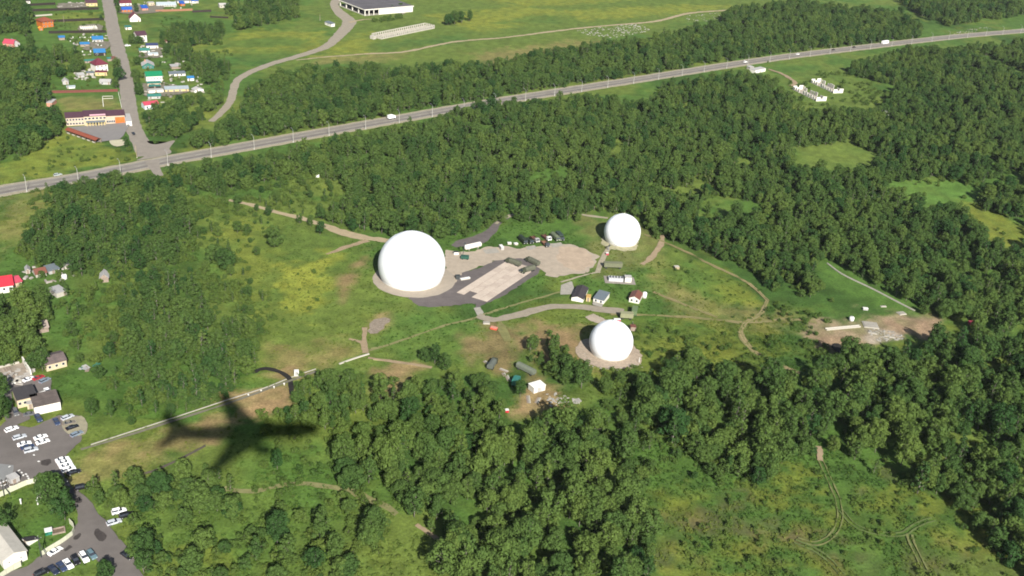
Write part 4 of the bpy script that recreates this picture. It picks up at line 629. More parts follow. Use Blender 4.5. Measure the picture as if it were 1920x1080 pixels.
GT = 'old trucks parked in a row beside the gravel yard'; RUST = mat('rusty_paint', (.11, .05, .035), .8, .3, .9); DKG = mat('dark_green_paint', (.02, .03, .018), .6, .2, .9); PALEG = mat('pale_green_paint', (.10, .12, .07), .7, .2, .9)
for A, B, cg, CM_, KM_, lab in [((974, 448), (987, 461), 'canvas', DKG, DKG, 'dark green covered truck at the end of the old truck row'), ((985, 447), (999, 461), 'bed', DKG, DKG, 'dark green open truck second in the old truck row'), ((995, 445), (1010, 458), 'bed', RUST, GREYW, 'rusty open truck with grey cab in the old truck row'), ((1016, 442.5), (1032, 454.5), 'bed', RUST, PIPE, 'rusty truck with white cab in the old truck row'), ((1015, 453), (1029, 467), 'bed', mat('brown_paint', (.20, .10, .06), .8, .25), DARKM, 'brown truck with black cab pulled forward of the row'), ((1034, 442.5), (1048, 455), 'canvas', PALEG, PALEG, 'pale green covered truck in the old truck row'), ((1043, 441.5), (1056, 455), 'box', mat('slate_green_paint', (.03, .045, .038), .6, .2), DKG, 'dark slate-green box truck closing the old truck row')]: lorry(lab, A, B, cg, CM_, KM_, GT)
for A, B, lab in [((977, 501), (948, 491), 'grey-green canvas truck facing the largest radome'), ((1010, 500), (987, 489), 'grey-green canvas truck on the corner of the concrete pad'), ((999, 507), (979, 513), 'grey-green canvas truck parked across the concrete pad edge')]: lorry(lab, A, B, 'canvas', CANVAS, OLIVE, 'canvas trucks on the concrete pad', L=8.5)
lorry('long pale olive trailer beside the footpath of the upper small radome', (1131, 502), (1166, 503), 'box', mat('pale_olive', (.125, .13, .078), .8, .15), OLIVE, None, 'trailer', 9.5, cab=False); lorry('pale sand-green box trailer above lower small radome', (1166, 597), (1182, 598), 'box', mat('sand_green', (.20, .20, .115), .8, .15), OLIVE, None, 'trailer', 6.0, cab=False); lorry('green box trailer beside the sand-green trailer', (1188, 595), (1190, 584), 'box', mat('soft_green', (.10, .14, .065), .8, .15), OLIVE, None, 'trailer', 5.5, cab=False)
lorry('grey-green tent-covered truck on worn grass above the thicket', (916, 697), (930, 677), 'canvas', mat('tent_grey', (.085, .095, .08), .9, .15), OLIVE, None, 'army_truck', 7.5); lorry('long grey-green covered trailer above the white container', (971, 690), (1001, 705), 'canvas', mat('tent_green', (.115, .13, .095), .9, .15), OLIVE, None, 'trailer', 9.0, cab=False); lorry('teal truck in tree shade beside the white container', (963, 729), (972, 711), 'box', RF['teal'], RF['teal'], None, 'box_truck', 6.0)
a, rot, wd = frame_of((997, 731), (1008, 736)); t = thing('shipping_container', 'bright white container on the bare earth clearing', 'container', G(1006, 731), .62); part('body', MB().box(-2.8, 2.8, -2.0, 2.0, .15, 2.6), WHITE, t); part('roof', MB().box(-2.95, 2.95, -2.15, 2.15, 2.61, 2.75), mat('white_sheet', (.66, .65, .58), .6, .04), t); part('door', MB().box(-1, 1, -2.08, -2.01, .2, 2.2), GREYW, t); part('skid', MB().box(-2.6, 2.6, -1.6, 1.6, 0, .14), DARKM, t); BLOCK.append(np.array(ring(G(1006, 731), 3.6, 12)))
a, rot, wd = frame_of((871, 470), (901, 463)); t = thing('white_fuel_tank', 'long white cylindrical tank on the gravel beside the largest radome', 'tank', a, rot); part('drum', MB().lathe([(.3, 0), (1.2, .15), (1.35, .4), (1.35, wd - .4), (1.2, wd - .15), (.3, wd)], 20, axis='x'), WHITE, t, (0, 0, 1.75), smooth=True)
for x in (.22, .78): part('cradle', MB().box(wd * x - .3, wd * x + .3, -1.0, 1.0, 0, .9), CONC, t)
part('hatch', MB().lathe([(.4, 3.05), (.4, 3.35), (.3, 3.4)], 12), METAL, t, (wd * .5, 0, 0))
a, rot, wd = frame_of((864, 487), (879, 488)); t = thing('winch_trailer', 'dark green winch box with leaning mast on gravel yard', 'trailer', a, rot); part('body', MB().box(0, wd, 0, 2.2, .5, 1.9), mat('bottle_green', (.02, .07, .05), .6, .15), t); part('mast', MB().tube((.8, 1.8, 1.9), (1.6, 3.0, 7.5), .16, .1), DARKM, t); part('mast_head', MB().box(1.2, 2.0, 2.6, 3.4, 7.3, 8.2), DARKM, t)
for x in (.8, wd - .8):
    for y in (.1, 2.1): part('wheel', shared('wwheel', lambda: MB().tube((0, -.12, 0), (0, .12, 0), .38, .38, 12)), RUBBER, t, (x, y, .38))
def smallbox(name, label, cat, px, sz, M, M2, rot=0.0, group=None):
    a = G(*px); t = thing(name, label, cat, a, rot, group); part('body', MB().box(-sz[0] / 2, sz[0] / 2, -sz[1] / 2, sz[1] / 2, .1, sz[2]), M, t); part('lid', MB().box(-sz[0] / 2 - .06, sz[0] / 2 + .06, -sz[1] / 2 - .06, sz[1] / 2 + .06, sz[2] + .003, sz[2] + .12), M2, t); part('skid', MB().box(-sz[0] / 2 + .1, sz[0] / 2 - .1, -sz[1] / 2 + .1, sz[1] / 2 - .1, 0, .1), DARKM, t); return t
smallbox('compressor', 'white machine box next to dark winch trailer', 'machine', (855, 477), (2.4, 1.6, 1.5), PIPE, DARKM, .2); smallbox('crate', 'pale long crate on dark asphalt beside the apron', 'crate', (872, 524), (5.0, 1.4, .7), LIGHTC, PIPE, .55); smallbox('machine_cabinet', 'black machine cabinet at the apron edge beside the pale crate', 'cabinet', (858, 523), (2.2, 1.8, 1.9), DARKM, DARKM, .3); smallbox('parked_crate', 'pale crate standing beside the upper gravel yard', 'crate', (940, 467), (1.6, 3.2, 1.8), GREYW, PIPE, .4); smallbox('cable_box', 'small white cable box on the grass above the gravel yard', 'box', (955, 458), (2.0, 1.6, .9), LIGHTC, PIPE, .2); smallbox('cable_box', 'second small white cable box on grass near the truck row', 'box', (967, 459), (2.0, 1.6, .9), LIGHTC, PIPE, .5)
smallbox('hazard_sign_box', 'red and white box beside the upper radome footpath', 'box', (1138, 478), (1.4, 1.2, 1.2), RF['pink'], PIPE, .3); smallbox('red_machine', 'red and white trailer box behind the lower small radome', 'machine', (1157, 602), (3.0, 1.4, 1.0), RF['pink'], PIPE, .1); smallbox('mast_hut', 'brown plank hut at the end of the boardwalk', 'hut', (1186, 619), (2.6, 2.6, 2.2), WOOD, RF['rust'], .1); smallbox('concrete_block', 'tan concrete block on the slope right of the upper radome', 'block', (1268, 504), (2.4, 2.0, 1.4), SAND, LIGHTC, .3); smallbox('red_cart', 'red cart on the grass below the gravel track', 'cart', (926, 617), (3.0, 1.8, .8), mat('red_paint', (.50, .07, .04), .5, .15), BRICK, -.3); smallbox('white_crate', 'pale crate on grass beside the red cart', 'crate', (912, 607), (3.0, 1.6, .7), LIGHTC, CONC, .1); smallbox('red_drum', 'red oil box in the bushes below the camp clearing', 'box', (950, 773), (1.4, 1.2, 1.2), RF['red'], PIPE, .3); smallbox('white_tower_box', 'white cabinet at the forest edge above the white tank', 'cabinet', (885, 420), (1.2, 1.0, 2.4), PIPE, PIPE, 0)
smallbox('white_pump_house', 'pale round-cornered box on the meadow below the highway', 'box', (595, 332), (2.0, 1.6, 1.4), PIPE, PIPE, .3)
fence('boardwalk_rail', 'pale plank railing beside the green trailers', [(1186, 606), (1188, 616)], LIGHTC, 1.0, 2.0)
for i, (A, B) in enumerate([((935, 693), (950, 699)), ((946, 704), (952, 716)), ((905, 678), (912, 684)), ((940, 700), (944, 706)), ((986, 742), (988, 756)), ((1008, 745), (1002, 755))]):
    a, rot, wd = frame_of(A, B); t = thing('plank_stack', 'pale plank stack lying on the camp clearing', 'planks', a, rot, 'plank stacks around the camp clearing')
    for j in range(3): part('plank', shared(('plank', round(wd, 1)), lambda: MB().box(0, wd, 0, .45, 0, .16)), [WOOD, CONC, LIGHTC][j], t, (0, j * .55, j * .02))
# ------------------------------------------------------------------ dug site on the right
a, rot, wd = frame_of((1550, 620), (1614, 614)); t = thing('concrete_trough', 'long pale concrete trough on the bare dug site', 'trough', a, rot)
for i in range(8): part('trough_section', shared(('tsec', round(wd, 1)), lambda: MB().prism([(0, 0), (1.6, 0), (1.6, .7), (1.3, .7), (1.2, .25), (.4, .25), (.3, .7), (0, .7)], .03, wd / 8 - .03, 'x')), LIGHTC, t, (wd * i / 8, 0, 0))
a = G(1596, 601); t = thing('white_cistern', 'round white cistern on the bare dug site', 'tank', a); part('drum', MB().lathe([(1.0, 0), (1.2, .2), (1.2, 1.7), (.8, 2.1)], 16), PIPE, t, smooth=True); part('lid', MB().lathe([(.35, 2.1), (.3, 2.25)], 10), METAL, t)
for i, (x, y, w_, d_, lab) in enumerate([(1632, 610, 7, 6, 'broad pale slab beside the concrete trough'), (1690, 588, 4, 3, 'pale slab at upper edge of the dug site'), (1656, 575, 3, 1.2, 'narrow slab along the ditch above the dug site'), (1668, 632, 5, 1, 'long thin slab across the rubble'), (1636, 625, 4, 1.2, 'thin broken slab below the broad pale slab')]):
    t = thing('concrete_slab_stack', lab, 'slab', G(x, y), random.uniform(-.4, .4)); part('slab', MB().box(-w_ / 2, w_ / 2, -d_ / 2, d_ / 2, 0, .3), LIGHTC, t); part('slab', MB().box(-w_ / 2 + .4, w_ / 2 - .1, -d_ / 2 + .3, d_ / 2 - .2, .31, .5), CONC, t)
duct('long narrow concrete gutter leading from the forest to the dug site', [(1551, 494), (1580, 515), (1634, 541), (1680, 565), (1715, 583)], 1.0, .4, 4)
smallbox('red_tent', 'dull red tent box in grass right of the dug site', 'tent', (1822, 608), (3.4, 2.0, 1.4), RF['pink'], RF['pink'], .2); smallbox('grey_box', 'grey box among bushes above the dug site', 'box', (1622, 581), (2.4, 1.4, 1.0), GREYW, PIPE, 0)
# rubble fields
def rubble(label, poly, n, lo, hi):
    P = GP(poly); l, h_ = P.min(0), P.max(0); mb = MB(); k = 0
    while k < n:
        x, y = RNG.uniform(l[0], h_[0]), RNG.uniform(l[1], h_[1])
        if not inpoly(np.array([x]), np.array([y]), P)[0]: continue
        s = RNG.uniform(lo, hi); a = RNG.uniform(0, 3.1); c, q = math.cos(a), math.sin(a); sx, sy, sz = s * RNG.uniform(.6, 1.5), s * RNG.uniform(.4, 1), s * RNG.uniform(.3, .7)
        mb.add([(x + c * ax * sx - q * ay * sy, y + q * ax * sx + c * ay * sy, az * sz * RNG.uniform(.7, 1.1)) for az in (0, 1) for ax, ay in ((-1, -1), (1, -1), (.9, 1), (-.9, .8))], [(3, 2, 1, 0), (4, 5, 6, 7), (0, 1, 5, 4), (1, 2, 6, 5), (2, 3, 7, 6), (3, 0, 4, 7)]); k += 1
    o = part('rubble', mb, mat('white_rubble', (.27, .255, .22), .9, .2, .4)); tag(o, label, 'rubble', None, 'stuff')
rubble('white demolition rubble strewn below the field track', [(1080, 58), (1150, 48), (1200, 44), (1220, 58), (1150, 72), (1100, 66)], 220, .3, .95); rubble('scattered pale rubble beside the far end of field track', [(1280, 30), (1340, 22), (1440, 18), (1440, 30), (1340, 40), (1290, 42)], 110, .25, .8); rubble('pale stones at the bend of the field track beside the wood', [(1448, 16), (1480, 10), (1480, 20), (1455, 24)], 25, .5, 1.2); rubble('broken concrete strewn over the dug site', [(1625, 615), (1690, 625), (1700, 640), (1640, 640)], 60, .2, .7); rubble('bare roots and rubble on the earth clearing', [(1020, 735), (1060, 740), (1075, 755), (1030, 762)], 40, .2, .7); rubble('pale rocks at the edge of the earth clearing', [(1074, 748), (1088, 750), (1086, 757), (1074, 755)], 10, .5, 1.0); rubble('stones around the gravel of lower small radome', [(1095, 660), (1110, 680), (1150, 690), (1200, 680), (1206, 690), (1150, 697), (1098, 685)], 90, .15, .4); rubble('pale stones along the highway verge', [(1780, 62), (1850, 50), (1860, 54), (1785, 68)], 40, .3, .8)
# ------------------------------------------------------------------ lamp posts along the highway
KX = [50, 147, 228, 316, 397, 476, 551, 617, 685, 748, 811, 869, 928, 985, 1039, 1090, 1140, 1188, 1234, 1279, 1320, 1362, 1402, 1443, 1480, 1519, 1556, 1594, 1632, 1672, 1709, 1746, 1779, 1813, 1848, 1880, 1913]
hpx = np.array(HW, float); lamp0 = None; POSTM = mat('pale_lamp_post', (.33, .32, .285), .7, .08, 1.0)
hd = resample(hw_w, 1.0); hu, hv = proj(hd[:, 0], hd[:, 1], 0); ht = np.gradient(hd, axis=0); ht /= np.linalg.norm(ht, axis=1)[:, None]; hn = np.stack([-ht[:, 1], ht[:, 0]], 1)
ed = hd - hn * 7.6; eu, ev = proj(ed[:, 0], ed[:, 1], 0)
for x in KX:
    k = int(np.argmin(np.abs(eu - x))); p = ed[k]; rt = math.atan2(ht[k][1], ht[k][0])
    if lamp0 is None:
        lamp0 = thing('street_lamp', 'tall pale lamp post with curved arm on the near verge of the highway', 'street lamp', p, rt, 'lamp posts along the highway')
        part('post', MB().tube((0, 0, -.2), (0, 0, 7.4), .19, .13, 8), POSTM, lamp0); part('base', MB().lathe([(.42, 0), (.42, .6), (.26, .9)], 10), POSTM, lamp0)
        part('arm', MB().tube((0, 0, 7.4), (0, .5, 8.5), .09, .08, 6).tube((0, .5, 8.5), (0, 2.0, 9.0), .08, .07, 6), METAL, lamp0); hd_ = part('lamp_head', MB().frus((-.18, .18, 1.9, 2.8, 8.95), (-.12, .12, 2.0, 2.75, 9.12)), METAL, lamp0); part('lens', MB().box(-.14, .14, 2.0, 2.7, 8.9, 8.945), LAMP, hd_)
    else: c = copy_tree(lamp0); c.location = (p[0], p[1], 0); c.rotation_euler = (0, 0, rt)
# village and field poles
for i, (x, y, lab) in enumerate([(257, 296, 'pale leaning timber pole at the road junction'), (194, 200, 'white pole standing behind the restaurant roof'), (120, 42, 'bare pole beside the orange house'), (600, 38, 'thin pole in the field beside white hut'), (1198, 680, 'white stub pole below the lower small radome'), (1203, 748, 'white stub pole on the bushy slope')]):
    a = G(x, y); t = thing('timber_pole', lab, 'pole', a); part('post', MB().tube((0, 0, 0), (-.4 if i == 0 else 0, 0, [8, 7, 6, 6, 2.5, 3][i]), .2, .12, 8), [SAND, PIPE, WOOD, WOOD, PIPE, PIPE][i], t); part('foot', MB().lathe([(.3, -.1), (.3, .5)], 8), LIGHTC, t)
# ------------------------------------------------------------------ cars
def car(label, A, B, M, kind='sedan', group=None, flip=False):
    a, b = G(*A), G(*B); c = (a + b) / 2; d = (a - b) if flip else (b - a); rot = math.atan2(d[1], d[0]); t = thing('parked_car' if group != 'hw' else 'moving_car', label, 'car', c, rot, 'cars on the highway' if group == 'hw' else (group or None))
    BLOCK.append(np.array(ring(c, 2.6, 10)))
    z = dict(sedan=(.92, 1.42), wagon=(.98, 1.52), suv=(1.1, 1.78), van=(1.15, 2.0))[kind]; h0, h1 = z; rear = {'sedan': -1.45, 'wagon': -2.05, 'suv': -2.1, 'van': -2.25}[kind]; rt_ = {'sedan': -.85, 'wagon': -1.8, 'suv': -1.9, 'van': -2.15}[kind]; fr = 1.0 if kind != 'van' else 1.7; ft = .25 if kind != 'van' else 1.1
    def body():
        mb = MB(); pr = [(-2.28, .32), (-2.3, h0 - .2), (-2.2, h0 - .03), (rear, h0), (fr, h0 - .02), (2.1, h0 - .22), (2.28, h0 - .38), (2.28, .32)]
        n = len(pr); vs = []
        for y, s, dz in ((-.86, .985, 0), (-.78, 1.0, .02), (.78, 1.0, .02), (.86, .985, 0)): vs += [(x * s, y, zz_ + (dz if zz_ > .5 else 0)) for x, zz_ in pr]
        fs = [tuple(range(n)), tuple(range(4 * n - 1, 3 * n - 1, -1))] + [(j * n + i, (j + 1) * n + i, (j + 1) * n + (i + 1) % n, j * n + (i + 1) % n) for j in range(3) for i in range(n)]
        return mb.add(vs, fs)
    part('body', shared(('cbody', kind), body), M, t); gl = part('glasshouse', shared(('cglass', kind), lambda: MB().frus((rear - .05, fr, -.78, .78, h0 - .03), (rt_, ft, -.6, .6, h1 - .05))), GLASS, t)
    part('roof', shared(('croof', kind), lambda: MB().frus((rt_ - .06, ft + .06, -.64, .64, h1 - .06), (rt_ + .1, ft - .1, -.54, .54, h1))), M, t)
    for s in (-1, 1):
        part('pillar', shared(('cpil', kind), lambda: MB().frus((-.32, -.2, -.02, .02, h0), (-.32, -.22, -.2, -.16, h1 - .06)) if False else MB().add([(-.32, 0, h0), (-.18, 0, h0), (-.2, -.17, h1 - .05), (-.32, -.17, h1 - .05)], [(0, 1, 2, 3)])), M, gl, (0, s * .80, 0)).scale = (1, s, 1)
        part('headlight', shared('chl', lambda: MB().box(-.05, .03, -.2, .2, -.08, .08)), LAMP, t, (2.24, s * .58, h0 - .38)); part('tail_light', shared('ctl', lambda: MB().box(-.03, .04, -.16, .16, -.1, .1)), TAIL, t, (-2.29, s * .62, h0 - .25))
        for x in (-1.38, 1.38): wv = part('wheel', shared('cwheel', lambda: MB().tube((0, -.11, 0), (0, .11, 0), .33, .33, 14)), RUBBER, t, (x, s * .77, .33)); part('rim', shared('crim', lambda: MB().tube((0, -.125, 0), (0, .125, 0), .19, .19, 10)), METAL, wv)
    return t
CW = paint('car_white', (.80, .80, .78)); CB = paint('car_black', (.012, .012, .014), .25); CS = paint('car_silver', (.42, .44, .46), .3); CN = paint('car_navy', (.03, .045, .09), .3); CR = paint('car_red', (.32, .02, .03), .3); CG = paint('car_grey', (.11, .11, .11), .3); CT = paint('car_teal', (.10, .16, .18), .3); CBL = paint('car_blue_grey', (.16, .20, .24), .3)
g1 = 'white cars tight in a row at the car park exit'
for lab, q, M_, kd, gp in [
 ('white estate car alone near the tree at the car park edge', (11, 811, 33, 803), CW, 'wagon', None), ('silver car standing behind the white and navy trio', (27, 825, 47, 819), CS, 'wagon', None), ('white car first of the trio in mid car park', (36, 837, 56, 832), CW, 'sedan', None), ('navy car in the middle of the trio', (42, 843, 62, 837.5), CN, 'sedan', None), ('silver car last of the trio in mid car park', (49, 849, 68, 844), CS, 'suv', None),
 ('white car of the close pair in mid car park', (67, 825, 86, 819), CW, 'sedan', 'pair of white cars in mid car park'), ('white car of the close pair in mid car park', (70, 834, 91, 827.5), CW, 'sedan', 'pair of white cars in mid car park'), ('dark car parked at the corner of the set-back workshop', (28, 771, 32, 781), CG, 'suv', None), ('dark grey car in front of the cream porch', (48, 780, 64, 777), CG, 'sedan', None), ('dark blue car nosed up to the forward workshop', (69, 782, 76, 792), CN, 'suv', None), ('blue-black car alone at the top of the car park', (103, 788, 109, 798), CN, 'sedan', None),
 ('silver car at the top right corner of car park', (118, 788.5, 136, 781), CS, 'wagon', None), ('grey-brown car next to the silver corner car', (121, 797.5, 139, 793), mat('car_bronze', (.16, .14, .11), .4, .05), 'sedan', None), ('black car between grey-brown and silver-grey cars', (126, 807, 146, 800), CB, 'sedan', None), ('silver-grey car on pale gravel beside the grass', (135, 820, 153, 812), CBL, 'wagon', None),
 ('white car in the tight row beside the grass', (107, 867, 128, 861), CW, 'sedan', g1), ('white car in the tight row beside the grass', (110, 872.5, 132, 866), CW, 'sedan', g1), ('white car in the tight row beside the grass', (113, 879, 136, 872.5), CW, 'sedan', g1), ('white car in the tight row beside the grass', (117.5, 885.5, 140, 879), CW, 'wagon', g1), ('black car closing the tight white row beside grass', (127, 891, 150, 884), CB, 'sedan', None),
 ('black off-roader half under the bush beside the lane', (146, 918, 162, 914.5), CB, 'suv', None), ('white car at the lane bend beside the black one', (212, 964, 235, 958), CW, 'suv', None), ('black car between white and silver cars at the lane bend', (225, 972, 249, 965.5), CB, 'suv', None), ('silver-white car below the black one at the lane bend', (203, 985, 225, 978), CS, 'wagon', None), ('small black car alone low on the lane', (231, 1039, 245, 1049), CB, 'sedan', None),
 ('white saloon alongside the curved concrete fence', (92, 1043, 115, 1029), CW, 'sedan', None), ('teal-grey car at the end of the lower parked row', (167, 1036, 178, 1049), CT, 'wagon', None), ('white off-roader next to the teal-grey car', (153, 1040, 163.5, 1056), CW, 'suv', None), ('black car between two white cars in the lower row', (137, 1044, 147, 1061), CB, 'wagon', None), ('white saloon between black and navy cars in the lower row', (122.5, 1053, 134, 1067), CW, 'sedan', None), ('dark navy saloon touching the white one in the lower row', (110, 1058, 123, 1072), CN, 'sedan', None), ('navy-black car fifth in the lower row', (94, 1064, 108, 1078), paint('car_midnight', (.018, .024, .045), .3), 'sedan', None), ('black car parked lengthwise behind the lower row', (70, 1081, 88, 1072), CB, 'suv', None),
 ('white car beside the standing white wall', (44.5, 717, 63, 709.5), CW, 'sedan', None), ('red car between white and blue-grey cars', (66, 713, 79, 707.5), CR, 'sedan', None), ('blue-grey car beside the red one', (76, 719.5, 92, 711.5), CBL, 'wagon', None), ('white car at the corner of the forward workshop', (85, 729, 95, 742), CW, 'sedan', None), ('dark car stopped beside the restaurant annex', (238, 233, 242, 239), CG, 'sedan', None), ('white car under the big dark tree beside street', (233, 87, 246, 86), CW, 'wagon', None), ('dark saloon driving up the village street', (249, 250, 252, 254), CB, 'sedan', None)]: car(lab, q[:2], q[2:], M_, kd, gp)
for lab, q, M_, kd in [('silver-green car on the highway before the junction', (100, 331, 117, 327.5), paint('car_sage', (.33, .37, .34), .3), 'wagon'), ('white car on the highway beside the bus-stop kiosk', (1392, 118, 1402, 116.5), CW, 'suv'), ('white car on the highway beyond the bus-stop kiosk', (1491, 103, 1500, 101.7), CW, 'sedan'), ('first black car on the highway behind the white bus', (1558, 95, 1567, 93.8), CB, 'sedan'), ('second black car on the highway, closer to the bus', (1597, 90, 1606, 88.8), CB, 'sedan')]: car(lab, q[:2], q[2:], M_, kd, 'hw')
lorry('white box van driving on the highway past the wooded belt', (727, 224.5), (741, 222), 'box', CW, CW, 'cars on the highway', 'box_van', 5.8, 2.1)
a, b = G(1651, 83), G(1667, 80.5); d = b - a; t = thing('bus', 'white bus on the highway with dark window band', 'bus', (a + b) / 2, math.atan2(d[1], d[0]), 'cars on the highway'); part('body', MB().prism([(-5, .4), (5, .4), (5, 2.4), (4.8, 3.1), (-4.9, 3.1), (-5, 2.9)], -1.25, 1.25, 'y'), CW, t)
for s in (-1, 1):
    for k in range(6): part('window', shared('busw', lambda: MB().box(-.6, .6, -.03, .03, 1.6, 2.5)), GLASS, t, (-3.9 + 1.4 * k, s * 1.255, 0))
    for x in (-3, 3): part('wheel', shared('twheel', lambda: MB()), RUBBER, t, (x, s * 1.05, .52))
part('windscreen', MB().box(5.0, 5.03, -1.05, 1.05, 1.4, 2.4), GLASS, t)
smallbox('trailer_box', 'small white trailer beside the forward workshop corner', 'trailer', (81, 741), (2.2, 1.5, 1.2), PIPE, PIPE, .9); smallbox('white_stack', 'pair of pale pallets stacked before the ruined platform', 'pallets', (29, 719), (2.2, 1.8, 1.0), PIPE, LIGHTC, .3); smallbox('white_stack', 'second pale pallet stack next to the white car', 'pallets', (36, 718), (2.0, 1.8, 1.0), PIPE, LIGHTC, .3)
# ------------------------------------------------------------------ the airliner overhead, whose shadow lies on the grass
AL = mat('airliner_white', (.75, .76, .78), .35, .03, .5); ALG = mat('airliner_grey', (.40, .42, .44), .4, .05, .5)
tN, tT = G(598, 804), G(305, 816); axd = (tT - tN) / np.linalg.norm(tT - tN); tz = CAM_H / SUN.z + 12.0; org = Vector((tN[0], tN[1], 0)) + SUN * tz
pl = thing('airliner', 'twin-engined white airliner flying over the meadow, casting the aircraft shadow', 'airliner', (org.x, org.y), math.atan2(axd[1], axd[0]), None, org.z)   # x runs from nose to tail, -y is the left wing
fr_ = 3.1
part('fuselage', MB().lathe([(.1, 0), (1.1, .5), (1.8, 1.6), (2.45, 3.4), (2.8, 6), (fr_, 9), (fr_, 36), (2.8, 40), (2.4, 45), (1.7, 50), (.9, 53.5), (.3, 54.9)], 28, axis='x'), AL, pl, smooth=True)
def wing(s, root, tip, th0, th1):
    (xa, xb, y0, z0), (xc, xd, y1, z1) = root, tip
    return MB().add([(xa, s * y0, z0 - th0), (xb, s * y0, z0 - th0 * .3), (xb, s * y0, z0 + th0 * .3), (xa + .8, s * y0, z0 + th0), (xc, s * y1, z1 - th1), (xd, s * y1, z1 - th1 * .3), (xd, s * y1, z1 + th1 * .3), (xc + .2, s * y1, z1 + th1)], [(0, 1, 2, 3), (7, 6, 5, 4), (0, 4, 5, 1), (1, 5, 6, 2), (2, 6, 7, 3), (3, 7, 4, 0)])
for s in (-1, 1):
    wg = part('wing', wing(s, (17.6, 31.0, 1.0, -1.6), (33.8, 37.8, 24.4, 1.2), .6, .14), AL, pl); part('flap', wing(s, (31.05, 32.2, 2.7, -1.7), (33.6, 34.4, 12, -.5), .12, .08), ALG, wg)
    part('tailplane', wing(s, (45.2, 52.6, .8, .8), (53.0, 56.6, 9.8, 1.6), .3, .1), AL, pl)
    en = part('engine', MB().lathe([(1.2, 0), (1.6, .4), (1.75, 1.6), (1.6, 3.6), (1.0, 5.2), (.4, 6.0)], 20, axis='x'), AL, pl, (17.2, s * 7.9, -2.7), smooth=True); part('pylon', MB().box(1.5, 6.5, -.2, .2, 1.0, 2.0), ALG, en); part('fan', MB().lathe([(.15, .1), (1.0, .35)], 16, axis='x'), DARKM, en)
part('fin', MB().add([(43.5, -.3, 2.0), (51.8, -.3, 1.6), (55.8, -.1, 10.4), (52.6, -.1, 10.4), (43.5, .3, 2.0), (51.8, .3, 1.6), (55.8, .1, 10.4), (52.6, .1, 10.4)], [(0, 1, 2, 3), (7, 6, 5, 4), (0, 4, 5, 1), (1, 5, 6, 2), (2, 6, 7, 3), (3, 7, 4, 0)]), ALG, pl)
for s in (-1, 1):
    for k in range(24): part('cabin_window', shared('cabw', lambda: MB().box(-.14, .14, -.04, .04, -.2, .2)), GLASS, pl, (9 + k * 1.4, s * (fr_ - .01), .35))
part('cockpit_window', MB().box(2.2, 3.0, -1.3, 1.3, 1.55, 1.95), GLASS, pl)
# ------------------------------------------------------------------ vegetation
def leaf_material(name, col, col2):
    M = bpy.data.materials.new(name); M.use_nodes = True; n = M.node_tree; n.nodes.remove(n.nodes['Principled BSDF']); out = n.nodes['Material Output']
    at = n.nodes.new('ShaderNodeAttribute'); at.attribute_type = 'INSTANCER'; at.attribute_name = 'tint'
    lf = n.nodes.new('ShaderNodeAttribute'); lf.attribute_name = 'leaf'
    mx = n.nodes.new('ShaderNodeValToRGB'); e = mx.color_ramp.elements; e[0].color = (*(c * k for c, k in zip(col, (.80, .86, .86))), 1); e[1].color = (*col2, 1); em = e.new(.45); em.color = (*(a * .55 + b * .45 for a, b in zip(col, col2)), 1); n.links.new(at.outputs['Fac'], mx.inputs[0])
    mr = n.nodes.new('ShaderNodeMapRange'); mr.inputs[3].default_value = .76; mr.inputs[4].default_value = 1.26; n.links.new(lf.outputs['Fac'], mr.inputs[0])
    sc = n.nodes.new('ShaderNodeVectorMath'); sc.operation = 'SCALE'; n.links.new(mx.outputs[0], sc.inputs[0]); n.links.new(mr.outputs[0], sc.inputs['Scale'])
    d = n.nodes.new('ShaderNodeBsdfDiffuse'); t = n.nodes.new('ShaderNodeBsdfTranslucent'); ms = n.nodes.new('ShaderNodeMixShader'); ms.inputs[0].default_value = .25
    n.links.new(sc.outputs[0], d.inputs[0]); n.links.new(sc.outputs[0], t.inputs[0]); n.links.new(d.outputs[0], ms.inputs[1]); n.links.new(t.outputs[0], ms.inputs[2]); n.links.new(ms.outputs[0], out.inputs[0])
    return M
LEAF = leaf_material('birch_leaves', (.040, .085, .025), (.099, .146, .034)); SHRUBL = leaf_material('alder_leaves', (.050, .098, .024), (.108, .148, .032)); HERB = leaf_material('meadow_herbs', (.056, .110, .023), (.145, .172, .036))
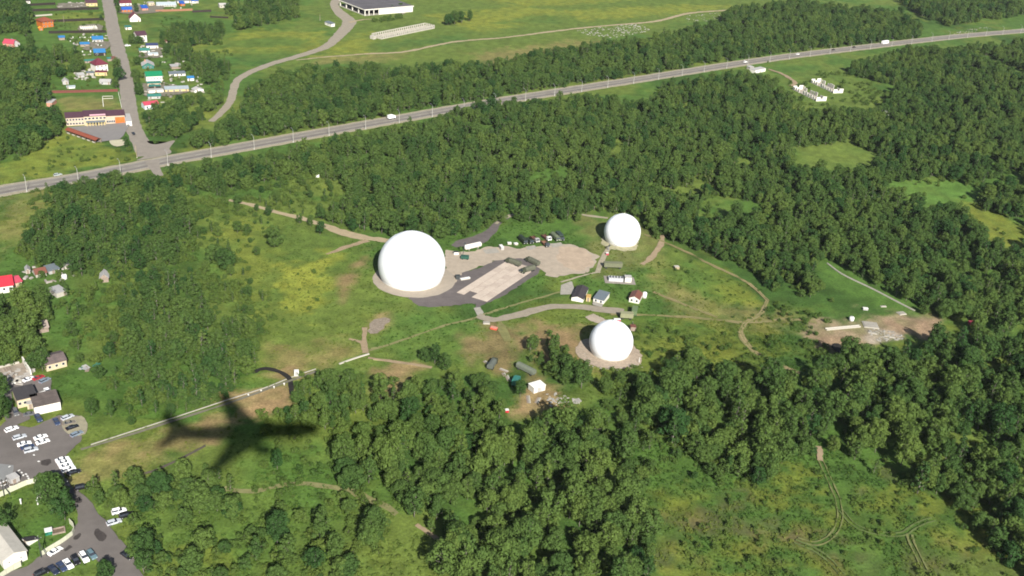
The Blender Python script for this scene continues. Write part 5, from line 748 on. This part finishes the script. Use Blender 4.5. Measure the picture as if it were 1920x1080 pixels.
def leaf_mesh(name, centres, radii, per, size, rng, M, up=.35, flat=.8):
    V = []; Fc = []; A = []
    P = []; Nn = []; S = []
    for c, r in zip(centres, radii):
        k = int(per * r * r); d = rng.normal(size=(k, 3)); d[:, 2] += up; d /= np.linalg.norm(d, axis=1)[:, None]
        P.append(c + d * r * np.array([1, 1, flat]) * rng.uniform(.82, 1.04, (k, 1))); Nn.append(d * 1.1 + rng.normal(size=(k, 3)) * .30 + np.array([0, 0, .2])); S.append(rng.uniform(.6, 1.25, k) * size)
    P = np.concatenate(P); Nn = np.concatenate(Nn); S = np.concatenate(S); Nn /= np.linalg.norm(Nn, axis=1)[:, None]
    t = np.cross(Nn, rng.normal(size=Nn.shape)); t /= np.linalg.norm(t, axis=1)[:, None]; b = np.cross(Nn, t); k = len(P)
    asp = rng.uniform(.55, .9, (k, 1)); s = S[:, None]
    q = [P - t * s, P - b * s * asp - Nn * s * .25, P + t * s, P + b * s * asp - Nn * s * .25]
    V = np.stack(q, 1).reshape(-1, 3); idx = np.arange(k * 4).reshape(k, 4)
    me = bpy.data.meshes.new(name); me.vertices.add(len(V)); me.vertices.foreach_set('co', V.astype(np.float32).ravel()); me.loops.add(k * 4); me.loops.foreach_set('vertex_index', idx.astype(np.int32).ravel()); me.polygons.add(k)
    me.polygons.foreach_set('loop_start', np.arange(0, k * 4, 4, dtype=np.int32)); me.polygons.foreach_set('loop_total', np.full(k, 4, np.int32)); me.update()
    at = me.attributes.new('leaf', 'FLOAT', 'FACE'); at.data.foreach_set('value', np.clip(rng.normal(.5, .22, k), 0, 1).astype(np.float32)); me.materials.append(M); return me
def make_tree(seed, H, Rr, nl, kind, base=.15, ragged=.25):
    rng = np.random.default_rng(seed); cs = []; rs = []; lean = rng.uniform(-.18, .18, 2) * Rr; sq = rng.uniform(.82, 1.2)
    for i in range(nl):
        t = (i + .5) / nl; z = H * (base + (.93 - base) * t) + rng.uniform(-.03, .03) * H; env = Rr * math.sqrt(max(.05, 1 - ((t - .38) / .68) ** 2)) * rng.uniform(1 - ragged * 1.4, 1 + ragged * .6)
        a = i * 2.39996 + rng.uniform(-.8, .8); lr = min(rng.uniform(.22, .42) * Rr, 1.75) * (1.0 if t < .8 else .75); rad = max(0, env - lr * .7) * rng.uniform(.5, 1.0)
        cs.append(np.array([rad * math.cos(a) * sq + lean[0] * t, rad * math.sin(a) / sq + lean[1] * t, z])); rs.append(lr)
    cr_ = leaf_mesh('crown', cs, rs, 46, .30 if kind == 'tree' else .26, rng, LEAF if kind == 'tree' else SHRUBL)
    mb = MB(); r0 = .016 * H; top = Vector((lean[0] * .8, lean[1] * .8, H * .78)); mid = Vector((lean[0] * .3, lean[1] * .3, H * .35))
    mb.tube((0, 0, -.2), mid, r0, r0 * .75, 7); mb.tube(mid, top, r0 * .75, r0 * .2, 6)
    for i in range(0, nl, 2):
        c = Vector(cs[i]); b = Vector((0, 0, max(H * .2, c.z * .62))); mb.tube(b, c, r0 * .4, r0 * .12, 5)
    tr = mb.mesh('trunk', True); tr.materials.append(BARK); return cr_, tr
SHAPE = ['round', 'tall', 'broad', 'high-crowned', 'slender', 'spreading', 'narrow', 'ragged', 'low bushy']
PROTO = [make_tree(1, 9.0, 3.9, 30, 'tree'), make_tree(2, 11.5, 3.6, 32, 'tree', .2, .3), make_tree(3, 8.0, 4.5, 34, 'tree', .12), make_tree(4, 12.0, 4.3, 36, 'tree', .32, .35), make_tree(5, 9.5, 2.7, 22, 'tree'), make_tree(6, 9.6, 5.0, 36, 'tree', .25, .4), make_tree(7, 11.0, 2.3, 20, 'tree', .1), make_tree(8, 10.0, 4.2, 24, 'tree', .28, .5), make_tree(9, 5.6, 3.3, 22, 'tree', .06)]
NP = len(PROTO)
SPROTO = [make_tree(11, 3.0, 2.2, 12, 'shrub'), make_tree(12, 2.4, 1.9, 10, 'shrub'), make_tree(13, 3.6, 2.7, 15, 'shrub'), make_tree(14, 2.0, 2.4, 12, 'shrub')]
def blocked(x, y, m=0):
    out = np.zeros(x.shape, bool)
    for P in BLOCK:
        lo = P.min(0); hi = P.max(0); I = np.where((x > lo[0]) & (x < hi[0]) & (y > lo[1]) & (y < hi[1]) & ~out)[0]
        if len(I): out[I] = inpoly(x[I], y[I], P)
    return out
def scatter(poly, sp, zmid, excl=(), keep=1.0, noise_s=0, thr=0, ck=True):
    P = GP(poly) if zmid == 0 else np.array([G(*p, zmid) for p in poly]); lo = P.min(0) - 5; hi = P.max(0) + 5
    xs = np.arange(lo[0], hi[0], sp); ys = np.arange(lo[1], hi[1], sp * .87); X, Y = np.meshgrid(xs, ys); X = X + (np.arange(len(ys)) % 2)[:, None] * sp / 2
    X = X.ravel() + RNG.uniform(-.6, .6, X.size) * sp; Y = Y.ravel() + RNG.uniform(-.6, .6, Y.size) * sp
    u, v = proj(X, Y, zmid); ok = inpoly(u, v, poly) & (RNG.random(X.size) < keep)
    for e in excl: ok &= ~inpoly(u, v, e)
    if noise_s: ok &= (vnoise(X, Y, noise_s, 31) * .65 + vnoise(X, Y, noise_s * .35, 32) * .35) > thr
    X, Y = X[ok], Y[ok]
    if ck: b = blocked(X, Y); X, Y = X[~b], Y[~b]
    return np.stack([X, Y], 1)
# outlines of each wood, as its crowns stand
WOODS = [
 ('beyond the village street', [(-40, -30), (28, -30), (60, 30), (48, 58), (75, 98), (150, 98), (152, 128), (95, 128), (88, 178), (82, 205), (110, 212), (114, 242), (60, 272), (-40, 322)], 5.2, 1.0, .35, [[(-10, 56), (24, 50), (52, 62), (54, 96), (-10, 98)]]),
 ('beside the village gardens', [(420, 12), (556, -10), (560, 26), (500, 40), (440, 50)], 5.5, .95, .3, []),
 ('beside the village gardens', [(300, 62), (330, 45), (420, 42), (415, 78), (340, 82)], 5.5, .7, .3, []), ('beside the village gardens', [(300, 66), (352, 72), (362, 100), (400, 100), (402, 118), (432, 116), (430, 140), (392, 156), (360, 138), (330, 118), (310, 92)], 5.2, .72, .35, []),
 ('between winding road and highway', [(268, 212), (330, 196), (388, 172), (424, 152), (414, 186), (384, 218), (330, 256), (278, 262)], 5.2, .85, .35, []),
 ('in the belt behind the highway', [(335, 274), (412, 240), (452, 206), (468, 164), (530, 138), (640, 126), (760, 132), (900, 122), (1040, 102), (1098, 88), (1270, 62), (1350, 46), (1362, 20), (1482, 4), (1700, 28), (1728, 44), (1728, 64), (1560, 84), (1350, 116), (1190, 136), (1000, 166), (800, 200), (640, 224), (480, 254)], 5.0, .92, .45, []),
 ('behind the far end of the highway', [(1690, -20), (1960, -20), (1960, 18), (1780, 42), (1740, 30), (1690, 0)], 6, 1.1, .4, []),
 ('in the wide wood below the highway', [(300, 326), (400, 312), (480, 292), (640, 262), (820, 224), (850, 206), (1000, 192), (1110, 182), (1170, 196), (1230, 178), (1240, 162), (1360, 140), (1440, 146), (1490, 190), (1480, 206), (1580, 210), (1640, 208), (1700, 160), (1580, 130), (1640, 110), (1700, 92), (1860, 88), (1930, 78), (1960, 84), (1960, 600), (1850, 590), (1740, 585), (1600, 560), (1500, 545), (1440, 530), (1380, 488), (1290, 452), (1220, 432), (1208, 402), (1150, 392), (1090, 402), (1010, 412), (960, 398), (900, 430), (830, 436), (740, 438), (655, 420), (598, 398), (660, 368), (636, 330), (560, 318), (470, 345), (400, 352), (330, 330)], 4.9, .82, .45,
  [[(1490, 268), (1600, 262), (1650, 285), (1640, 318), (1560, 322), (1490, 315)], [(1640, 340), (1760, 325), (1840, 345), (1830, 388), (1720, 384)], [(1838, 402), (1930, 400), (1930, 440), (1850, 436)], [(1530, 495), (1560, 478), (1640, 525), (1730, 570), (1720, 600), (1600, 565), (1540, 545)], [(1800, 375), (1880, 395), (1930, 435), (1930, 475), (1850, 450)], [(1150, 182), (1225, 165), (1215, 190), (1160, 198)], [(1840, 330), (1925, 330), (1920, 350), (1850, 350)], [(1820, 100), (1850, 98), (1925, 130), (1910, 140)]]),
 ('on the hill left of the meadow', [(88, 352), (220, 330), (330, 335), (350, 378), (366, 400), (352, 440), (356, 474), (300, 500), (150, 505), (60, 480), (36, 450), (70, 420)], 4.8, .84, .3, []),
 ('on the hill left of the meadow', [(228, 535), (300, 500), (360, 515), (366, 560), (430, 590), (486, 610), (478, 672), (440, 715), (320, 745), (240, 690), (230, 620)], 4.9, .84, .3, [[(380, 560), (440, 565), (430, 610), (380, 600)]]),
 ('beside the garden plots', [(-30, 560), (30, 560), (92, 556), (108, 572), (90, 600), (70, 640), (62, 662), (-30, 690)], 5.5, .95, .4, []),
 ('behind the covered duct', [(232, 745), (330, 728), (428, 712), (440, 735), (330, 770), (240, 786)], 4.8, .6, .3, []),
 ('around the aircraft shadow', [(560, 700), (640, 690), (700, 712), (780, 722), (880, 705), (950, 760), (930, 800), (830, 830), (740, 830), (640, 800), (540, 790), (520, 772), (552, 745)], 5.2, .8, .35, [[(660, 770), (735, 780), (730, 800), (650, 800)]]),
 ('below the camp clearing', [(640, 850), (760, 825), (890, 815), (960, 805), (1030, 792), (1110, 790), (1180, 838), (1240, 870), (1200, 950), (1230, 1020), (1220, 1110), (820, 1110), (830, 1040), (800, 980), (730, 925), (650, 890)], 5.9, 1.0, .45, [[(815, 995), (850, 1010), (848, 1030), (815, 1015)]]),
 ('in the lower right wood', [(1200, 700), (1290, 660), (1340, 690), (1500, 712), (1600, 660), (1700, 650), (1800, 620), (1850, 595), (1970, 590), (1970, 1110), (1900, 1060), (1850, 990), (1800, 940), (1700, 895), (1600, 850), (1545, 815), (1505, 858), (1420, 890), (1330, 855), (1230, 805), (1195, 750)], 5.9, 1.05, .45, [[(1548, 795), (1585, 770), (1600, 790), (1560, 830)]]),
 ('below the lower small dome', [(985, 640), (1030, 622), (1070, 655), (1095, 690), (1090, 725), (1020, 700), (995, 680)], 5.0, .8, .35, []),
 ('on the slope below the lower dome', [(1108, 730), (1195, 690), (1235, 790), (1190, 828), (1120, 775)], 7.5, .62, .3, []), ('at the head of the lower right meadow', [(1190, 830), (1235, 808), (1330, 858), (1420, 893), (1380, 905), (1260, 880)], 8, .65, .3, []), ('scattered over the rough lower meadow', [(300, 960), (440, 930), (640, 935), (720, 980), (700, 1090), (300, 1090)], 11, .75, .3, []), ('scattered beside the lane bend', [(235, 985), (300, 960), (330, 1090), (270, 1090)], 9, .7, .3, []),
 ('scattered over the slope above the dry grass', [(60, 345), (640, 305), (630, 385), (470, 420), (515, 600), (480, 690), (240, 775), (140, 690), (115, 560), (40, 480)], 9.5, .5, .3, []),
 ('in the lower left thicket', [(165, 900), (240, 888), (300, 912), (290, 945), (200, 955), (170, 930)], 4.6, .7, .3, []), ('in the lower left thicket', [(300, 890), (380, 870), (440, 900), (400, 960), (330, 965), (300, 935)], 5.0, .8, .3, []),
]
clear_px = [[(590, 690), (700, 660), (720, 700), (640, 712)]]
TREES = []                                                     # x, y, scale, rot, proto, tint, wood
LIGHT = {'on the hill left of the meadow': -.04, 'behind the covered duct': 0, 'in the lower left thicket': .1, 'beside the garden plots': .05, 'around the aircraft shadow': .15, 'below the camp clearing': .05, 'in the lower right wood': .0}
for wi, (where, poly, sp, sc, _, ex) in enumerate(WOODS):
    lt = LIGHT.get(where, 0)
    P = scatter(poly, sp * .93, 4.5 * sc, ex, .95, 24, .20 if ('camp' in where or 'shadow' in where) else .28)
    for x, y in P: TREES.append((x, y, sc * float(RNG.choice([RNG.uniform(.42, .72), RNG.uniform(.72, 1.15), RNG.uniform(1.15, 1.38)], p=[.26, .60, .14])), RNG.uniform(0, 6.28), int(RNG.choice(NP, p=[.25, 0, .3, 0, 0, .15, 0, 0, .3] if ('hill' in where or sc < .79) else [.16, .12, .14, .09, .11, .11, .09, .08, .10])), float(np.clip(vnoise(np.array([x]), np.array([y]), 40, 41)[0] * .35 + vnoise(np.array([x]), np.array([y]), 13, 44)[0] * .2 + RNG.normal(.20, .24) + lt, 0, 1)), wi))
LONE = [(515, 464, 1.25, 'lone round dark tree standing in the open meadow beside the largest dome'), (402, 492, 1.15, 'round tree on the meadow edge below the hillside scrub'), (426, 505, 1.1, 'round tree on the meadow edge below the hillside scrub'), (600, 440, .6, 'small bushy tree beside the sandy track'), (562, 420, .55, 'small bushy tree beside the sandy track'), (582, 425, .6, 'small bushy tree beside the sandy track'), (505, 400, .5, 'small bushy tree beside the sandy track'), (445, 382, .7, 'small bushy tree beside the sandy track'), (206, 668, .6, 'small round tree beside the scrap heap'), (172, 780, .62, 'dark bushy tree on the grass beside the car park'), (208, 782, .66, 'dark bushy tree on the grass beside the car park'), (80, 695, .95, 'tree crowding the end of the white cottage'), (62, 690, .8, 'tree crowding the end of the white cottage'),
        (95, 925, 1.1, 'leafy tree between car park and white concrete fence'), (110, 945, 1.0, 'leafy tree between car park and white concrete fence'), (98, 962, 1.2, 'leafy tree between car park and white concrete fence'), (122, 975, 1.1, 'leafy tree between car park and white concrete fence'),
        (815, 682, .85, 'small tree on the grass above the earth track'), (834, 694, .9, 'small tree on the grass above the earth track'), (798, 676, .7, 'small tree on the grass above the earth track'), (1062, 715, 1.2, 'broad dark tree directly below the lower small dome'), (1090, 728, 1.1, 'broad dark tree directly below the lower small dome'), (1040, 700, 1.0, 'broad dark tree directly below the lower small dome'),
        (238, 276, .62, 'grey leaning tree at the corner of the paved forecourt'), (248, 82, 1.05, 'big dark tree between the street and white two-storey house'), (262, 82, .9, 'big dark tree between the street and white two-storey house'), (223, 152, 1.0, 'tree along the village street beside the maroon-roofed house'), (221, 134, .95, 'tree along the village street beside the maroon-roofed house'), (218, 166, .85, 'tree along the village street beside the maroon-roofed house'), (257, 160, 1.0, 'tree between village street and green-roofed house'), (260, 178, 1.0, 'tree between village street and green-roofed house'), (256, 146, .9, 'tree between village street and green-roofed house'), (258, 122, .7, 'bushy tree beside the grey gabled cottage'), (218, 12, .8, 'tree beside village street'), (222, 24, .75, 'tree beside village street'), (256, 24, .8, 'dark tree beside the small blue-roofed house'), (190, 38, .5, 'small tree inside the fenced plot'), (104, 140, .8, 'dark tree beside the small pale gabled hut'), (113, 146, .8, 'dark tree beside the small pale gabled hut'),
        (520, 1020, 1.0, 'TL'), (600, 1010, .95, 'TL'), (628, 1050, .95, 'TL'), (590, 1062, .9, 'TL'), (655, 1080, .95, 'TL'), (700, 1000, 1.0, 'TL'), (690, 1020, .9, 'TL'), (480, 1050, .85, 'TL'), (540, 1050, .9, 'TL'), (655, 870, .9, 'TL'), (660, 910, .95, 'TL'), (645, 895, .85, 'TL'), (275, 1045, .9, 'TL'), (270, 1075, .9, 'TL'), (520, 880, .75, 'TL'), (200, 1085, .8, 'tree overhanging the lane beside the row of parked cars'), (8, 775, .9, 'dark tree leaning over the car park edge'), (0, 790, .9, 'dark tree leaning over the car park edge'), (2, 750, .9, 'dark tree leaning over the car park edge'), (5, 1000, .9, 'dark tree behind the pale flat-roofed building'), (1440, 900, 1.05, 'lone leafy tree on the upper edge of the lower right meadow'), (1420, 908, .9, 'lone leafy tree on the upper edge of the lower right meadow'), (1835, 990, .9, 'separate leafy tree where the lower right meadow meets the wood'),
        (840, 48, 1.1, 'tree of the round clump in the upper field'), (852, 46, 1.2, 'tree of the round clump in the upper field'), (866, 44, 1.2, 'tree of the round clump in the upper field'), (880, 40, 1.1, 'tree of the round clump in the upper field'), (848, 40, 1.1, 'tree of the round clump in the upper field'), (862, 36, 1.1, 'tree of the round clump in the upper field'), (735, 22, .7, 'tree against the wall of the derelict hall'), (752, 20, .7, 'tree against the wall of the derelict hall'), (1205, 760, .7, 'small tree on the slope below the lower small dome'), (1230, 745, .75, 'small tree on the slope below the lower small dome'), (1190, 735, .6, 'small tree on the slope below the lower small dome'), (920, 745, .8, 'tree at the edge of the camp clearing'), (905, 730, .75, 'tree at the edge of the camp clearing'), (975, 745, .6, 'tree beside the teal truck')]
TA = np.array([(t[0], t[1]) for t in TREES]); u, v = proj(TA[:, 0], TA[:, 1], 4); inf = (u > -10) & (u < 1930) & (v > -10) & (v < 1095)
dist = np.hypot(TA[:, 0], TA[:, 1]) + np.where(inf, 0, 1e5); order = np.argsort(dist)
NEAR = set(order[:300 - len(LONE)].tolist())
def place_tree(k, x, y, s, rot, tint, label, group):
    e = thing('birch_tree', label, 'tree', (x, y), rot, group); e.scale = (s, s, s * random.uniform(.92, 1.1))
    c = part('crown', PROTO[k][0], LEAF, e); c['tint'] = tint; t = part('trunk', PROTO[k][1], BARK, e); return c, t
SRC = {}
for i, (px, py, s, lab) in enumerate(LONE):
    x, y = G(px, py); k = (0, 2, 5, 3, 7, 1)[i % 6]; c, t = place_tree(k, x, y, s, random.uniform(0, 6.28), random.uniform(0, .6), lab if lab != 'TL' else f"{'small' if s < .88 else 'large'} {SHAPE[k]} birch in the rough grass between lane and lower wood", 'single trees outside the woods'); SRC.setdefault(k, (c, t))
for i in sorted(NEAR):
    x, y, s, rr, k, ti, wi = TREES[i]; sz = 'small' if s < .78 else ('large' if s > 1.02 else 'middle-sized'); hue = 'dark green' if ti < .3 else ('yellow-green' if ti > .58 else 'mid-green'); c, t = place_tree(k, x, y, s, rr, ti, f'{sz} {SHAPE[k]} {hue} birch {WOODS[wi][0]}', 'birches ' + WOODS[wi][0]); SRC.setdefault(k, (c, t))
def instancer(name, label, cat, pts, srcs):
    # pts: x y scale rot idx tint ; srcs: list of lists of objects
    A = np.array([p[:6] for p in pts]); me = bpy.data.meshes.new(name); me.vertices.add(len(A)); me.vertices.foreach_set('co', np.c_[A[:, :2], np.zeros(len(A))].astype(np.float32).ravel())
    for nm, ty, colm in (('scl', 'FLOAT', 2), ('rot', 'FLOAT', 3), ('tint', 'FLOAT', 5)): me.attributes.new(nm, ty, 'POINT').data.foreach_set('value', A[:, colm].astype(np.float32))
    me.attributes.new('idx', 'INT', 'POINT').data.foreach_set('value', A[:, 4].astype(np.int32))
    o = bpy.data.objects.new(name, me); COL.objects.link(o); tag(o, label, cat, None, 'stuff')
    g = bpy.data.node_groups.new(name, 'GeometryNodeTree'); g.interface.new_socket('Geometry', in_out='INPUT', socket_type='NodeSocketGeometry'); g.interface.new_socket('Geometry', in_out='OUTPUT', socket_type='NodeSocketGeometry')
    N = g.nodes; L = g.links; gi = N.new('NodeGroupInput'); gout = N.new('NodeGroupOutput'); ip = N.new('GeometryNodeInstanceOnPoints'); jn = N.new('GeometryNodeJoinGeometry')
    for objs in srcs:
        j2 = N.new('GeometryNodeJoinGeometry'); ti = N.new('GeometryNodeGeometryToInstance')
        for ob in objs:
            oi = N.new('GeometryNodeObjectInfo'); oi.transform_space = 'ORIGINAL'; oi.inputs['Object'].default_value = ob; L.new(oi.outputs['Geometry'], j2.inputs[0])
        L.new(j2.outputs[0], ti.inputs[0]); L.new(ti.outputs[0], jn.inputs[0])
    def attr(nm, ty):
        q = N.new('GeometryNodeInputNamedAttribute'); q.data_type = ty; q.inputs[0].default_value = nm; return q.outputs[0]
    cx = N.new('ShaderNodeCombineXYZ'); L.new(attr('rot', 'FLOAT'), cx.inputs[2]); er = N.new('FunctionNodeEulerToRotation'); L.new(cx.outputs[0], er.inputs[0])
    cs = N.new('ShaderNodeCombineXYZ'); sa = attr('scl', 'FLOAT')
    for q in range(3): L.new(sa, cs.inputs[q])
    L.new(gi.outputs[0], ip.inputs['Points']); L.new(jn.outputs[0], ip.inputs['Instance']); ip.inputs['Pick Instance'].default_value = True; L.new(attr('idx', 'INT'), ip.inputs['Instance Index']); L.new(er.outputs[0], ip.inputs['Rotation']); L.new(cs.outputs[0], ip.inputs['Scale']); L.new(ip.outputs[0], gout.inputs[0])
    md = o.modifiers.new('plants', 'NODES'); md.node_group = g; return o
REST = [t for i, t in enumerate(TREES) if i not in NEAR]
# the country goes on outside the frame
ox = RNG.uniform(-900, 1200, 9000); oy = RNG.uniform(150, 1900, 9000); u, v = proj(ox, oy, 3); out = ((u < -60) | (u > 1980) | (v < -40) | (v > 1130)) & ((vnoise(ox, oy, 120, 51) * .6 + vnoise(ox, oy, 40, 52) * .4) > .45) & ~blocked(ox, oy)
for x, y in zip(ox[out], oy[out]): REST.append((x, y, RNG.uniform(.75, 1.15), RNG.uniform(0, 6.28), int(RNG.integers(0, NP)), RNG.random(), 0))
instancer('woodland', 'dense green birch woodland filling the middle distance around highway and domes', 'trees', REST, [SRC[k] for k in range(NP)])
# shrubs: scrub nobody could count
SH = []
def shrubs(poly, sp, lo, hi, keep=1.0, ns=14, thr=.4, ex=()):
    for x, y in scatter(poly, sp, .8, ex, keep, ns, thr): SH.append((x, y, RNG.uniform(lo, hi), RNG.uniform(0, 6.28), int(RNG.integers(0, 4)), float(np.clip(vnoise(np.array([x]), np.array([y]), 25, 42)[0] * .6 + RNG.uniform(0, .4), 0, 1))))
for wd in WOODS: shrubs(wd[1], 7.0, .6, 1.2, .6, 0, 0, wd[5])
for vp in ([(100, 20), (195, 15), (200, 60), (105, 62)], [(100, 120), (178, 118), (215, 168), (100, 168)], [(285, 30), (400, 30), (300, 60)], [(255, 85), (400, 100), (370, 150), (300, 155), (270, 130)], [(300, 175), (380, 175), (300, 210), (260, 200)], [(120, 66), (200, 64), (215, 105), (150, 105)]): shrubs(vp, 7, .35, .8, .5, 0, 0)
HILL = [w_[1] for w_ in WOODS if 'hill' in w_[0] or 'duct' in w_[0]]
for hp in HILL: shrubs(hp, 7.0, .8, 1.3, .6, 12, .4)
shrubs([(88, 350), (430, 372), (370, 470), (440, 520), (490, 610), (470, 700), (250, 780), (150, 700), (130, 520), (20, 470)], 3.6, .6, 1.25, .9, 16, .46); shrubs([(300, 330), (640, 300), (650, 380), (540, 390), (420, 370)], 4.5, .5, 1.0, .6, 18, .52)
shrubs([(100, 560), (230, 560), (230, 640), (120, 640)], 4, .5, 1.1, .7, 14, .5); shrubs([(240, 890), (640, 880), (720, 940), (660, 1100), (220, 1100)], 4.2, .35, 1.1, .8, 14, .45); shrubs([(480, 760), (660, 780), (680, 900), (480, 890)], 4.2, .5, 1.1, .8, 14, .46)
shrubs([(1200, 610), (1500, 640), (1520, 700), (1340, 690), (1280, 660), (1190, 720), (1180, 840), (1080, 770), (1100, 720)], 4.2, .35, .95, .8, 13, .45); shrubs([(1190, 820), (1340, 840), (1420, 890), (1560, 850), (1800, 950), (1900, 1080), (1240, 1080)], 4.2, .25, .75, .7, 12, .5)
shrubs([(1210, 440), (1420, 540), (1440, 600), (1330, 590), (1240, 520)], 4.5, .25, .6, .7, 14, .52); shrubs([(1440, 560), (1560, 590), (1530, 640), (1620, 660), (1500, 700), (1420, 650)], 4.2, .4, 1.0, .8, 13, .45); shrubs([(1460, 130), (1700, 140), (1690, 240), (1480, 230)], 5, .5, 1.1, .7, 16, .5); shrubs([(1640, 330), (1920, 330), (1920, 450), (1640, 390)], 6, .5, 1.1, .7, 18, .5)
shrubs([(150, 265), (300, 280), (250, 300), (0, 345), (0, 320), (110, 250)], 5, .4, .9, .6, 14, .52); shrubs([(700, 36), (756, 26), (758, 34), (700, 44)], 4, .7, 1.1); shrubs([(225, 100), (460, 95), (440, 150), (300, 190)], 6, .4, .9, .6, 16, .5); shrubs([(560, 690), (660, 660), (480, 720), (330, 770)], 5, .4, .8, .5, 12, .55); shrubs([(380, 430), (520, 400), (640, 560), (480, 660)], 7, .3, .7, .5, 16, .6)
shrubs([(260, 262), (330, 266), (1000, 170), (1400, 112), (1720, 66), (1720, 72), (1400, 122), (900, 196), (400, 285)], 5, .4, .8, .6, 0, 0)
sobj = []
for k, (cx_, cy_) in enumerate([(470, 640), (452, 622), (1290, 640), (1240, 660)]):
    x, y = G(cx_, cy_); e = thing('alder_shrub', ['rounded alder shrub standing alone on the upper meadow edge', 'low spreading alder shrub beside the meadow scrub', 'rounded alder shrub on the slope right of lower dome', 'low alder shrub on the slope right of lower dome'][k], 'shrub', (x, y), 0, None)
    c = part('crown', SPROTO[k][0], SHRUBL, e); c['tint'] = .4; t = part('stem', SPROTO[k][1], BARK, e); sobj.append((c, t))
instancer('scrub', 'low green alder scrub scattered over the hillside and meadow edges', 'shrubs', SH, sobj)
# meadow herbs
def make_tuft(seed):
    rng = np.random.default_rng(seed); cs = [np.array([rng.uniform(-.5, .5), rng.uniform(-.5, .5), .22]) for _ in range(5)]
    return leaf_mesh('herb', cs, [.42] * 5, 42, .17, rng, HERB, .8, .8)
TP = []
for poly, sp, lo, hi, thr in [([(-60, 340), (700, 300), (1000, 420), (1500, 560), (1540, 680), (1200, 800), (640, 800), (300, 1100), (-60, 1100)], 2.6, .5, 1.15, .40), ([(230, 880), (760, 880), (830, 1100), (200, 1100)], 2.0, .6, 1.4, .36), ([(1180, 780), (1560, 830), (1960, 1000), (1960, 1120), (1200, 1120)], 1.7, .5, 1.3, .36), ([(1100, 600), (1560, 600), (1500, 720), (1180, 780)], 2.2, .6, 1.3, .4)]:
    H_ = scatter(poly, sp, 0, [], .9, 9, thr); ci = np.clip(np.searchsorted(gy, H_[:, 1]), 0, ny - 1) * nx + np.clip(np.searchsorted(gx, H_[:, 0]), 0, nx - 1); rt = C[ci, 0] / C[ci, 1]
    for (x, y), r_ in zip(H_, rt):
        if r_ < 1.05 + RNG.uniform(-.1, .1): TP.append((x, y, RNG.uniform(lo, hi), RNG.uniform(0, 6.28), int(RNG.integers(0, 3)), float(np.clip((r_ - .52) / .5 + RNG.uniform(-.12, .22), 0, 1))))
tob = []
for k in range(3):
    x, y = G(560 + 18 * k, 640 + 9 * k); o = part('herb_tuft', make_tuft(60 + k), HERB, None, (x, y, 0)); o['tint'] = .5; tag(o, ['tall herb tuft on the dry meadow below the yellow-green patch', 'second herb tuft on the dry meadow edge, beside the tall one', 'herb tuft on the dry meadow nearest the earth fork'][k], 'herb'); tob.append((o,))
instancer('meadow_herbs', 'rough knee-high herbs and grass covering the open meadows', 'grass', TP, tob)
print('TREES', len(TREES), 'REST', len(REST), 'SHRUBS', len(SH), 'TUFTS', len(TP))
# ------------------------------------------------------------------ air
hm = bpy.data.materials.new('thin_haze'); hm.use_nodes = True; n = hm.node_tree; n.nodes.remove(n.nodes['Principled BSDF']); pv = n.nodes.new('ShaderNodeVolumePrincipled'); pv.inputs['Color'].default_value = (.86, .91, .97, 1); pv.inputs['Density'].default_value = 0.000025; pv.inputs['Anisotropy'].default_value = 0.0
n.links.new(pv.outputs[0], n.nodes['Material Output'].inputs['Volume'])
hz = part('haze', MB().box(-16500, 16500, -16000, 17500, -1.2, 275), hm); hz['kind'] = 'stuff'; tag(hz, 'thin pale summer haze over the whole landscape', 'haze')
SC.cycles.volume_bounces = 0
